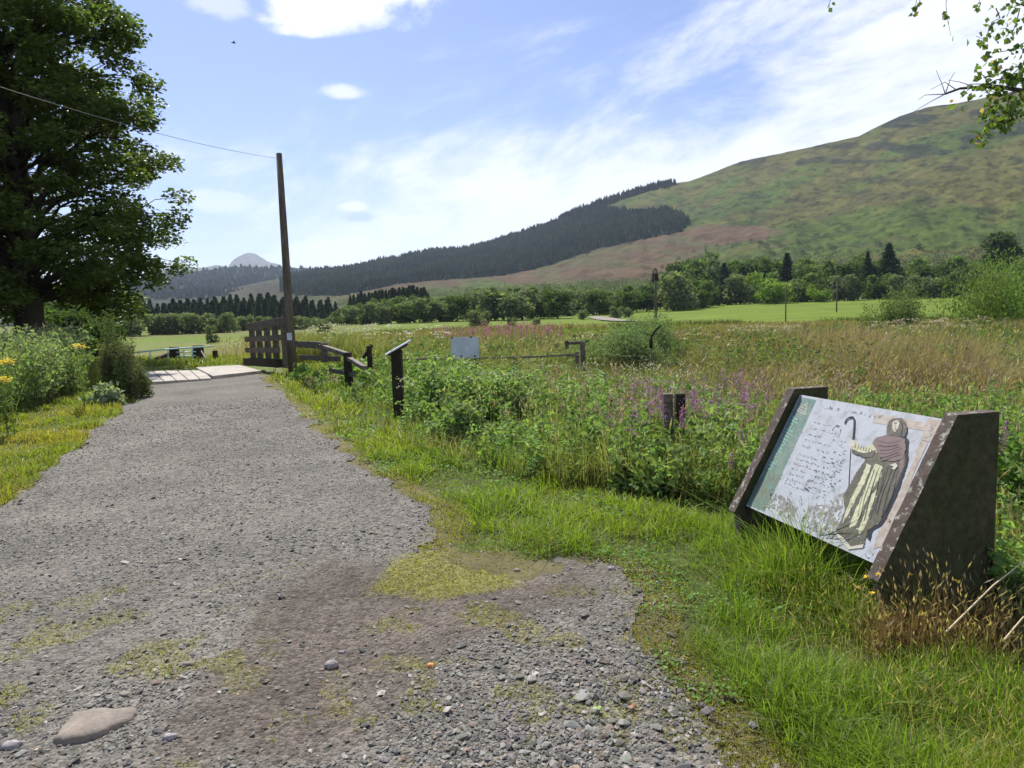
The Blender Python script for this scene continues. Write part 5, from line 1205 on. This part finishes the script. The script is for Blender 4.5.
pm.add([bl, br_, tr_, tl, bl + bk, br_ + bk, tr_ + bk, tl + bk], [(0, 1, 2, 3), (4, 5, 6, 7), (0, 1, 5, 4), (1, 2, 6, 5), (2, 3, 7, 6), (3, 0, 4, 7)], mi_['panelwhite'])
RAG = {'pstain': .009, 'pdirty': .006, 'pdark': .003, 'pfold': .004, 'pblack': .003, 'pcape': .0025}
def art(pts, m, lv, sx=1, ox=0, oy=0):
    P_ = [pn_(ox + p[0] / sx, oy + p[1] / sx, .0005 * lv) for p in pts]
    if m in RAG:
        Q_ = []
        for i in range(len(P_)):
            a_, b_ = P_[i], P_[(i + 1) % len(P_)]; L_ = np.linalg.norm(b_ - a_); k_ = max(1, int(L_ / .012)); t_ = np.cross((b_ - a_) / L_, Nn)
            for j in range(k_): Q_.append(a_ + (b_ - a_) * j / k_ + t_ * random.uniform(-1, 1) * RAG[m])
        P_ = Q_
    pm.add(P_, [tuple(range(len(P_)))], mi_[m])
def strokes(pts, w, m, lv, sx=1, ox=0, oy=0):
    P_ = [pn_(ox + p[0] / sx, oy + p[1] / sx, .0005 * lv) for p in pts]
    for i in range(len(P_) - 1):
        a, b = P_[i], P_[i + 1]; d = b - a; L_ = np.linalg.norm(d); 
        if L_ < 1e-6: continue
        d /= L_; s = np.cross(d, Nn) * w / 2; a = a - d * w * .2; b = b + d * w * .2; pm.add([a + s, b + s, b - s, a - s], [(0, 1, 2, 3)], mi_[m])
gA = [(800.5, 397), (816.5, 400), (764.5, 511.5), (747, 504.5)]; art(gA, 'pgreen', 1)
art([(768, 466), (774, 474), (783, 473), (775, 490), (764.5, 511.5), (747, 504.5), (756, 484), (762, 478)], 'pdirty', 2)
ZA = dict(sx=9.6, ox=745, oy=395); ZB = dict(sx=9.036, ox=840, oy=405); ZC = dict(sx=4.514, ox=820, oy=400); ZD = dict(sx=6.98, ox=740, oy=450); ZE = dict(sx=12.8, ox=790, oy=390)
strokes([(600, 75), (500, 145), (580, 188), (600, 75)], .006, 'pskin', 3, **ZA)
for t in (.3, .55, .8): strokes([(600 - 100 * t, 75 + 70 * t), (600 - 20 * t, 75 + 113 * t)], .004, 'pskin', 3, **ZA)
# pale uncial-like glyphs climbing the green band (worn beyond reading)
rg = random.Random(4)
A0 = np.array([238, 690.]); A1 = np.array([478, 240.]); dr = (A1 - A0) / np.linalg.norm(A1 - A0); nr_ = np.array([-dr[1], dr[0]])
NG = 9
for i in range(NG):
    c = A0 + (A1 - A0) * (i / (NG - 1)); w_ = 40; h_ = 22
    def q(u, v, c=c): p = c + nr_ * u * w_ + dr * v * h_; return (p[0], p[1])
    ring = [q(cos(a) * .85, sin(a) * .95) for a in np.linspace(0, 2 * pi, 11)]
    kind = [0, 1, 2, 3, 0, 4, 5, 2, 3][i]
    if kind == 0: strokes(ring, .0075, 'plet', 3, **ZA)
    elif kind == 1: strokes([q(-1, -.7), q(1, -.7), q(1, .8)], .0075, 'plet', 3, **ZA)
    elif kind == 2: strokes(ring[2:9], .0075, 'plet', 3, **ZA); strokes([q(0, -.9), q(0, .6)], .006, 'plet', 3, **ZA)
    elif kind == 3: strokes([q(1, -.8), q(-1, -.8), q(.9, .8), q(-1, .8)], .007, 'plet', 3, **ZA)
    elif kind == 4: strokes([q(-1, -.8), q(1, -.8)], .0075, 'plet', 3, **ZA); strokes([q(-1, -.8), q(-1, .6), q(.9, .8)], .007, 'plet', 3, **ZA)
    else: strokes([q(-1, -.7), q(1, -.7)], .007, 'plet', 3, **ZA); strokes([q(-1, .7), q(1, .7)], .007, 'plet', 3, **ZA); strokes([q(0, -.7), q(0, .7)], .007, 'plet', 3, **ZA)
# worn text lines
def st(s, t): return tl + U * Lp * s - Vv * Wp * t
def dash(s0, s1, t, w, lv=2, m='ptext'):
    a = st(s0, t) + Nn * .0005 * lv; b = st(s1, t + rg.uniform(-.002, .002)) + Nn * .0005 * lv; v = Vv * w / 2; pm.add([a + v, b + v, b - v, a - v], [(0, 1, 2, 3)], mi_[m])
for row, t in enumerate(list(np.linspace(.20, .40, 5)) + list(np.linspace(.47, .72, 7))):
    s_ = .21; end = .42 if row < 5 else .52
    while s_ < end:
        wl = rg.uniform(.012, .034)
        if rg.random() < .86:
            k = max(2, int(wl / .006))
            for j in range(k): dash(s_ + j * wl / k, s_ + (j + .62) * wl / k, t + rg.uniform(-.006, .006), rg.uniform(.003, .009))
        s_ += wl + .010
for s_ in np.arange(.24, .66, .016):
    if rg.random() < .7: dash(s_, s_ + .010, .065 + rg.uniform(-.008, .008), rg.uniform(.006, .02), 2, 'ptext')
for i in range(26):
    s_ = rg.uniform(.44, .54); t = rg.uniform(.22, .62); dash(s_, s_ + rg.uniform(.006, .02), t, rg.uniform(.003, .01))
# faint frame bar, behind the figure
art([(318, 78), (800, 165), (775, 235), (295, 160)], 'pbar', 2, **ZB)
art([(800, 122), (948, 145), (862, 342), (735, 318)], 'pbar', 3, **ZB)
strokes([(815, 190), (840, 215), (800, 240), (830, 265), (775, 300)], .004, 'pstain', 5, **ZB)
art([(730, 325), (800, 335), (648, 655), (600, 768), (545, 768), (640, 560)], 'pbar', 2.4, **ZB)
art([(300, 540), (345, 545), (285, 660), (240, 672), (262, 600)], 'pbar', 2.4, **ZC)
art([(392, 350), (432, 352), (345, 545), (300, 540)], 'pbar', 2.2, **ZC)
# stain at the foot
art([(430, 470), (480, 400), (600, 380), (650, 330), (735, 290), (722, 360), (690, 460), (700, 600), (740, 650), (620, 600), (510, 560), (440, 530)], 'pstain', 3, **ZD)
art([(210, 300), (330, 330), (400, 400), (380, 500), (300, 470), (200, 420)], 'pstain', 2, **ZD)
# the figure
art([(385, 165), (402, 185), (398, 290), (345, 440), (292, 555), (240, 592), (225, 640), (200, 600), (270, 540), (330, 420), (365, 300)], 'pblack', 5, **ZC)
art([(235, 195), (300, 170), (385, 172), (388, 290), (362, 355), (322, 440), (292, 505), (272, 552), (216, 592), (200, 655), (140, 665), (75, 600), (112, 500), (108, 432), (165, 330), (215, 258)], 'pdark', 6, **ZC)
art([(215, 285), (232, 300), (205, 370), (128, 520), (100, 560), (135, 460), (180, 370)], 'pfold', 7, **ZC)
art([(252, 288), (285, 300), (278, 345), (235, 410), (200, 480), (168, 560), (134, 582), (152, 520), (192, 430), (225, 350)], 'pfold', 7, **ZC)
art([(262, 400), (240, 480), (207, 570), (180, 612), (174, 588), (205, 510), (235, 430)], 'pfold', 7, **ZC)
art([(75, 598), (110, 625), (140, 662), (200, 652), (195, 668), (130, 676), (80, 620)], 'pskin', 7, **ZC)
art([(90, 340), (130, 318), (200, 388), (262, 378), (320, 330), (350, 420), (222, 470), (110, 420)], 'pfold', 8, **ZB)
art([(110, 400), (215, 440), (330, 410), (300, 470), (222, 478), (112, 432)], 'pdark', 9, **ZB)
for i in range(7): x0 = 150 + i * 24; strokes([(x0, 350 + i * 9), (x0 - 8, 392 + i * 7)], .004, 'pcfold', 9, **ZB)
art([(90, 345), (105, 318), (135, 325), (142, 370), (100, 392)], 'pskin', 10, **ZB)
art([(330, 300), (430, 272), (540, 285), (592, 325), (602, 400), (578, 480), (545, 500), (470, 512), (400, 500), (362, 468), (338, 420), (300, 342)], 'pcape', 10, **ZB)
for k in range(6):
    y0 = 325 + k * 32; strokes([(342 + k * 4 + t * 232, y0 + 26 * sin(t * 3.0 + k * .35) - 10 * t + rg.uniform(-2, 2)) for t in np.linspace(.04 * (k % 3), .92 - .07 * ((k * 2) % 3), 12)], .003 + .0035 * ((k * 5) % 3) / 2, 'pcfold', 11, **ZB)
art([(545, 480), (590, 440), (585, 560), (500, 720), (478, 740), (540, 600)], 'pcape', 8, **ZB)
art([(455, 545), (510, 528), (530, 555), (500, 590), (475, 580), (490, 560)], 'pskin', 12, **ZB)
art([(430, 275), (428, 200), (450, 150), (500, 122), (560, 122), (600, 158), (614, 220), (592, 292), (540, 285)], 'pdark', 12, **ZB)
art([(490, 150), (530, 138), (546, 170), (532, 215), (497, 245), (478, 212)], 'pskin', 13, **ZB)
strokes([(500, 172), (520, 170)], .004, 'pblack', 14, **ZB); strokes([(510, 178), (505, 205), (516, 208)], .003, 'pstain', 14, **ZB); strokes([(497, 222), (515, 220)], .003, 'pblack', 14, **ZB)
strokes([(48, 168), (62, 135), (90, 115), (120, 112), (135, 140), (132, 220), (122, 312)], .011, 'pblack', 9, **ZB)
strokes([(100, 395), (92, 520), (80, 768)], .004, 'pblack', 5, **ZB); strokes([(130, 400), (128, 560)], .004, 'pblack', 5, **ZC)
strokes([(545, 520), (560, 480), (600, 450), (645, 470), (650, 520), (620, 600)], .006, 'ptext', 3, **ZE)
for k_ in range(11):     # folds, wear and speckle printed or grown on the panel
    x0 = 232 + k_ * 13; y1 = 300 + (k_ % 3) * 14; strokes([(x0 - t * (62 + 6 * (k_ % 2)) + 3 * sin(t * 7 + k_), y1 + t * (235 - k_ * 3)) for t in np.linspace(0, .96, 9)], .0022 + .0016 * (k_ % 3), ['pcfold', 'pblack', 'pbar'][k_ % 3] if k_ % 3 != 2 else 'pcfold', 8, **ZC)
for k_ in range(170):
    s_ = rg.uniform(.10, .97); t_ = 1 - abs(rg.gauss(0, .26)); 
    if t_ < .03 or (s_ > .62 and t_ < .7 and rg.random() < .8): continue
    c_ = st(s_, t_ * .985) + Nn * .0005 * 9; r_ = rg.uniform(.0015, .0065); P_ = [c_ + U * r_ * cos(a) * rg.uniform(.5, 1.4) + Vv * r_ * sin(a) * rg.uniform(.5, 1.4) for a in np.linspace(0, 2 * pi, 8)[:-1]]
    if min(s_, 1 - s_) * Lp < r_ * 1.5 or (1 - t_ * .985) * Wp < r_ * 1.6: continue
    pm.add(P_, [tuple(range(7))], mi_[rg.choice(['pstain', 'pstain', 'pdirty', 'ptext', 'whitemetal'])])
for k_ in range(34):
    s_ = rg.uniform(.36, .55); t_ = rg.uniform(.42, .74); dash(s_, s_ + rg.uniform(.006, .03), t_, rg.uniform(.005, .013))
for k_ in range(5): strokes([(497 + k_ * 8, 150 + 6 * sin(k_)), (494 + k_ * 8, 156 + 6 * sin(k_))], .004, 'pstain', 14, **ZB)
strokes([(486, 160), (482, 200), (494, 236), (512, 246)], .005, 'pfold', 14, **ZB); strokes([(440, 200), (450, 160), (480, 132), (540, 126), (590, 160), (600, 220)], .005, 'pcape', 14, **ZB); strokes([(560, 150), (575, 200), (560, 270)], .004, 'pblack', 14, **ZB)
panel = pm.build('panel', [M[k] for k in mats_], root)
def upright(o0, th, name):
    """side plank: sloping front face, level top, vertical back"""
    fr = 0.045
    a_top = o0 + Vv * (Wp + .018) + Nn * fr; k = (o0[2] - .235) / (sin(tilt)); a_bot = o0 - Vv * (k) + Nn * fr
    b_top = a_top + Bk * .25; b_top[2] = a_top[2]
    b_bot = b_top.copy(); b_bot[2] = -.12
    n_ = 14; prof = [a_bot + Bk * .06 + np.array([0, 0, -a_bot[2] - .12]), a_bot + Bk * .045 + np.array([0, 0, -.03])]
    for i in range(n_ + 1): prof.append(a_bot + (a_top - a_bot) * i / n_)
    for i in range(1, 5): prof.append(a_top + (b_top - a_top) * i / 4)
    for i in range(1, 9): prof.append(b_top + (b_bot - b_top) * i / 8)
    mb = MB(); m = len(prof); rr = random.Random(3); vs = []
    for s in (0, 1):
        for p in prof: vs.append(p + U * th * s + Nn * rr.uniform(-.0025, .0025))
    mb.add(vs, [tuple(range(m)), tuple(range(m, 2 * m))], 1); mb.add(vs, [(i, (i + 1) % m, (i + 1) % m + m, i + m) for i in range(m)], 0)
    o = mb.build(name, [M['lichenwood'], M['sidewood']], root); b = o.modifiers.new('bevel', 'BEVEL'); b.width = .006; b.segments = 2; b.limit_method = 'ANGLE'; return o
upright(br_ + U * .004, .075, 'upright'); upright(bl - U * .088, .075, 'upright')
mb = MB(); mb.beam(bl + U * -.02 - Nn * .055 + Vv * .1, br_ - Nn * .055 + Vv * .1, .09, .05, up=Nn); mb.build('batten', M['darkwood'], root)
mb = MB(); mb.beam(bl + U * -.02 - Nn * .055 + Vv * (Wp - .1), br_ - Nn * .055 + Vv * (Wp - .1), .09, .05, up=Nn); mb.build('batten', M['darkwood'], root)

# ---------------------------------------------------------------- sycamore
def limb(mb, a, b, r_a, r_b, g, sag=.0, seg=7, n=6, up=.25):
    a = np.array(a, float); b = np.array(b, float); d = b - a; L_ = np.linalg.norm(d); pts = []
    for i in range(n + 1):
        t = i / n; p = a + d * t; p[2] += up * L_ * sin(pi * t) * .35 - sag * t * t; 
        if 0 < i < n: p += g.normal(0, .03 * L_, 3) * .6
        pts.append(p)
    mb.tube(pts, list(np.linspace(r_a, r_b, n + 1)), seg); return pts
def sycamore():
    g = np.random.default_rng(15); Y = 27.0; bx, by, bz = on(34, Y)
    root = empty('sycamore_tree', (bx, by, bz), 'huge dark-leaved sycamore towering over the left edge of the photo', 'tree')
    px2m = Y / F; cx = (12 - 512) * px2m
    prof = np.array([(1.5, 4.8), (3.0, 5.5), (5.5, 5.75), (8.6, 5.5), (12.0, 4.4), (14.5, 3.3), (16.6, 1.6), (17.8, .3)])
    def Rz(z): return np.interp(z, prof[:, 0], prof[:, 1])
    mb = MB()
    trunk = [np.array([bx, by, bz - .3]), np.array([bx, by, 1.6]), np.array([bx + .1, by, 4.2]), np.array([bx + .05, by + .1, 7.5]), np.array([cx + .6, by + .1, 11]), np.array([cx + .2, by, 15.5])]
    mb.tube(trunk, [.62, .48, .38, .28, .18, .05], 12)
    t2 = [np.array([bx - .15, by, 1.8]), np.array([bx - .95, by + .1, 4.0]), np.array([bx - 1.4, by, 8]), np.array([cx - 1.6, by, 13])]
    mb.tube(t2, [.36, .30, .2, .06], 10)
    cen = []; 
    tries = 0
    while len(cen) < 250 and tries < 40000:
        tries += 1
        z = g.uniform(1.7, 17.0); R = Rz(z); a = g.uniform(0, 2 * pi); q = R * g.uniform(.06, 1.0) ** .5
        p = np.array([cx + q * cos(a), by + q * sin(a) * .95, z]); 
        if z < 2.6 and q < 1.4: continue
        if any(np.linalg.norm((p - c) * [1, 1, 1.3]) < .86 for c in cen): continue
        cen.append(p)
    A = Acc()
    def spine(z): 
        zz = [t[2] for t in trunk]; return np.array([np.interp(z, zz, [t[k] for t in trunk]) for k in range(3)])
    for c in cen:
        z0 = max(2.2, c[2] - g.uniform(.6, 2.4)); s = spine(z0); r0b = .05 + .012 * np.linalg.norm(c - s)
        pts = limb(mb, s, c, r0b, .02, g, 0, 6)
        out = (c - np.array([cx, by, c[2]])); out /= max(1e-6, np.linalg.norm(out))
        for k in range(5):
            e = c + g.normal(0, .55, 3) * [1, 1, .6] + out * .3; limb(mb, pts[4], e, .025, .008, g, 0, 4, 3)
            n = int(g.uniform(95, 160)); v = g.normal(size=(n, 3)); v /= np.linalg.norm(v, axis=1)[:, None]; v *= g.uniform(.1, 1, (n, 1)) ** .5
            Q = e + v * np.array([.62, .62, .36]); tone = np.array([.086, .124, .032]) * g.uniform(.8, 1.25)
            V, f, cc = leaves(Q, .165 * g.uniform(.6, 1.2, n), jcol(tone, n, g, .25), g, .45, .9, droop=.1); A.add(V, f, cc)
    mb.build('trunk', M['bark'], root, True)
    link('crown', A.mesh('crown', M['treeleaf'])).parent = root; bpy.data.objects[-1] if False else None
    root.location = (bx, by, bz)
    for ch in root.children:
        if ch.name.startswith('crown'): ch.matrix_parent_inverse = Matrix.Translation((-bx, -by, -bz))
sycamore()

# ---------------------------------------------------------------- birch reaching in from the right
def birch():
    g = np.random.default_rng(16); bx, by = 6.0, 6.6; bz = float(zg(np.array([bx]), np.array([by]))[0])
    root = empty('birch_tree', (bx, by, bz), 'birch branches with small heart-shaped leaves hanging into the top right corner', 'tree')
    mb = MB(); mb.tube([(bx, by, bz - .2), (bx + .05, by, 2.5), (bx - .05, by, 5), (bx, by, 8)], [.16, .13, .09, .03], 12); mb.build('trunk', M['birchbark'], root, True)
    br = MB(); A = Acc()
    def lv(Q, s=.042):
        n = len(Q); yel = g.uniform(0, 1, (n, 1)) < .06; c = np.where(yel, jcol((.45, .32, .12), n, g), jcol((.13, .20, .05), n, g, .35))
        V, f, cc = leaves(Q, s * g.uniform(.6, 1.2, n), c, g, 0, .85, droop=.8); A.add(V, f, cc)
    def along(pts, n, spread, s=.046):
        n = int(n * 2.6); spread = spread * 1.35
        pts = np.array(pts); seg = g.integers(0, len(pts) - 1, n); t = g.uniform(0, 1, (n, 1)); lv(pts[seg] * (1 - t) + pts[seg + 1] * t + g.normal(0, spread, (n, 3)), s)
    T = np.array([bx, by, 2.6]); Yb = 5.0
    m = [T, P3(1120, 90, 5.4), P3(1030, 92, 5.1), P3(1000, 87, Yb), P3(980, 87, Yb), P3(960, 88.5, Yb), P3(945, 94, Yb)]
    br.tube(m, [.05, .03, .016, .012, .010, .008, .007], 6)
    P3_ = P3
    for a, b, c in (((945, 94), (930, 102), (910, 114)), ((945, 93), (942, 84), (936, 70)), ((945, 94), (925, 95), (918, 100)), ((946, 92), (950, 80), (955, 72)), ((955, 89), (945, 82), (930, 90)), ((975, 87), (960, 82), (948, 80))):
        br.tube([P3(*a, Yb), P3(*b, Yb + .05), P3(*c, Yb + .02)], [.0035, .0022, .0012], 5)
    hang = [((1024, 70), (1014, 90), (1005, 110), (992, 130), (977, 138), 34), ((1030, 60), (1015, 72), (1003, 84), (995, 92), (985, 90), 30), ((1040, 95), (1020, 100), (1008, 112), (1000, 122), (990, 120), 30), ((1030, 40), (1018, 46), (1010, 50), (1000, 52), (985, 53), 12), ((1020, 8), (1016, 24), (1012, 34), (1006, 28), (1000, 29), 16), ((996, 8), (1000, 18), (992, 22), (985, 40), (976, 36), 10),
            ((1005, 78), (996, 80), (988, 84), (984, 76), (976, 72), 12), ((1050, 120), (1030, 118), (1015, 112), (1008, 118), (1003, 126), 16), ((1034, 4), (1024, 6), (1015, 2), (1010, -4), (1006, -10), 10), ((1002, 86), (985, 84), (972, 84), (968, 90), (960, 98), 8), ((1016, 92), (1002, 98), (994, 104), (985, 112), (982, 118), 16), ((1030, 76), (1020, 80), (1012, 78), (1006, 72), (998, 70), 16)]
    for *w, n in hang:
        Yh = Yb + g.uniform(-.15, .15); pts = [P3(*q, Yh) for q in w]; br.tube(pts, [.004, .0035, .003, .0022, .0015], 5); along(pts, n, .022)
    for w, n in ((((922, -40), (918, -10), (916, 4), (913, 10), (911, 17)), 8), (((948, -40), (947, -12), (946, 6), (948, 22), (951, 36)), 8), (((834, -60), (832, -30), (831, -8), (830, 2), (829, 7)), 5), (((982, -30), (980, -10), (980, 0), (978, 4), (976, 8)), 6), (((918, -30), (921, -8), (920, 0), (918, 6), (916, 12)), 6)):
        pts = [P3(*q, Yb) for q in w]; br.tube(pts, [.003, .0025, .002, .0015, .001], 4); p2 = np.array(pts[-3:]); seg = g.integers(0, 2, n); t = g.uniform(0, 1, (n, 1)); lv(p2[seg] * (1 - t) + p2[seg + 1] * t + g.normal(0, .008, (n, 3)), .036)
    # overhead boughs the hanging sprays come from
    for (px, py) in ((830, -60), (918, -30), (948, -40), (985, -30), (1034, 4)):
        e = P3(px, py, Yb); br.tube([np.array([bx, by, 4.6]), (np.array([bx, by, 4.6]) + e) / 2 + np.array([0, 0, .35]), e], [.03, .018, .004], 6)
    for i in range(46):
        a = g.uniform(-1.3, 2.2); q = g.uniform(.6, 2.2); z = g.uniform(3.4, 8.4); e = np.array([bx + .5 + q * cos(a), by + q * sin(a), z]); s = np.array([bx, by, z - .5]); br.tube([s, (s + e) / 2 + [0, 0, .15], e], [.02, .012, .004], 5)
        n = 60; Q = e + g.normal(0, .33, (n, 3)); u_, v_, w_ = proj(Q); Q = Q[(u_ > 1040) | (v_ < -12)]; lv(Q)
    br.build('branches', M['twig'], root, True)
    o = link('leaves', A.mesh('leaves', M['leaf'])); o.parent = root; o.matrix_parent_inverse = Matrix.Translation((-bx, -by, -bz))
birch()

# ---------------------------------------------------------------- labels by landmark
LM = [(118, 'gorse bush'), (145, 'left slab end'), (174, 'left gatepost'), (198, 'right gatepost'), (215, 'short fence post'), (248, 'parapet left end'), (268, 'parapet middle'), (290, 'bare pole'), (323, 'broken fence middle'), (347, 'broken fence end'), (369, 'broken fence brace'), (397, 'lectern'), (465, 'notice board'), (511, 'small dark bush'), (583, 'stile frame'), (610, 'far track'), (655, 'dark utility pole'), (675, 'short post pair'), (728, 'dark tall spruce'), (768, 'bright tree'), (806, 'sign top left corner'), (837, 'crossarm pole'), (889, 'highest conifer'), (945, 'sign top right corner'), (1003, 'pale tall tree')]
from collections import defaultdict
buck = defaultdict(list)
for o, px, lab in REG:
    l = min(LM, key=lambda q: abs(q[0] - px)); buck[(lab, l[1], 'left' if px < l[0] else 'right')].append((abs(px - l[0]), o))
ORD = ['nearest', 'second', 'third', 'fourth', 'fifth', 'sixth', 'seventh', 'eighth', 'ninth', 'tenth', 'eleventh', 'twelfth']
for (lab, lm, side), v in buck.items():
    v.sort(key=lambda q: q[0])
    for i, (_, o) in enumerate(v):
        if len(v) == 1: o['label'] = f'{lab}, just {side} of the {lm}'
        else: o['label'] = f'{lab}, {ORD[min(i, 11)]} {side} of the {lm}'

# ---------------------------------------------------------------- air
def haze():
    zlo = -60.0; mb = MB(); x0, x1, y0, y1, z1 = -12500, 12500, -9600, 12500, 1150
    mb.add([(x0, y0, zlo), (x1, y0, zlo), (x1, y1, zlo), (x0, y1, zlo), (x0, y0, z1), (x1, y0, z1), (x1, y1, z1), (x0, y1, z1)], [(0, 1, 2, 3), (4, 5, 6, 7), (0, 1, 5, 4), (1, 2, 6, 5), (2, 3, 7, 6), (3, 0, 4, 7)])
    m = bpy.data.materials.new('haze'); m.use_nodes = True; n = m.node_tree.nodes; n.clear(); out = n.new('ShaderNodeOutputMaterial'); v = n.new('ShaderNodeVolumePrincipled')
    v.inputs['Color'].default_value = (.66, .80, 1.0, 1); v.inputs['Density'].default_value = HAZE; v.inputs['Anisotropy'].default_value = .2
    m.node_tree.links.new(v.outputs[0], out.inputs['Volume']); o = mb.build('haze', m); o['kind'] = 'stuff'; o['label'] = 'thin blue valley haze'; o['category'] = 'haze'
    o.display_type = 'WIRE'
HAZE = .00006
haze()
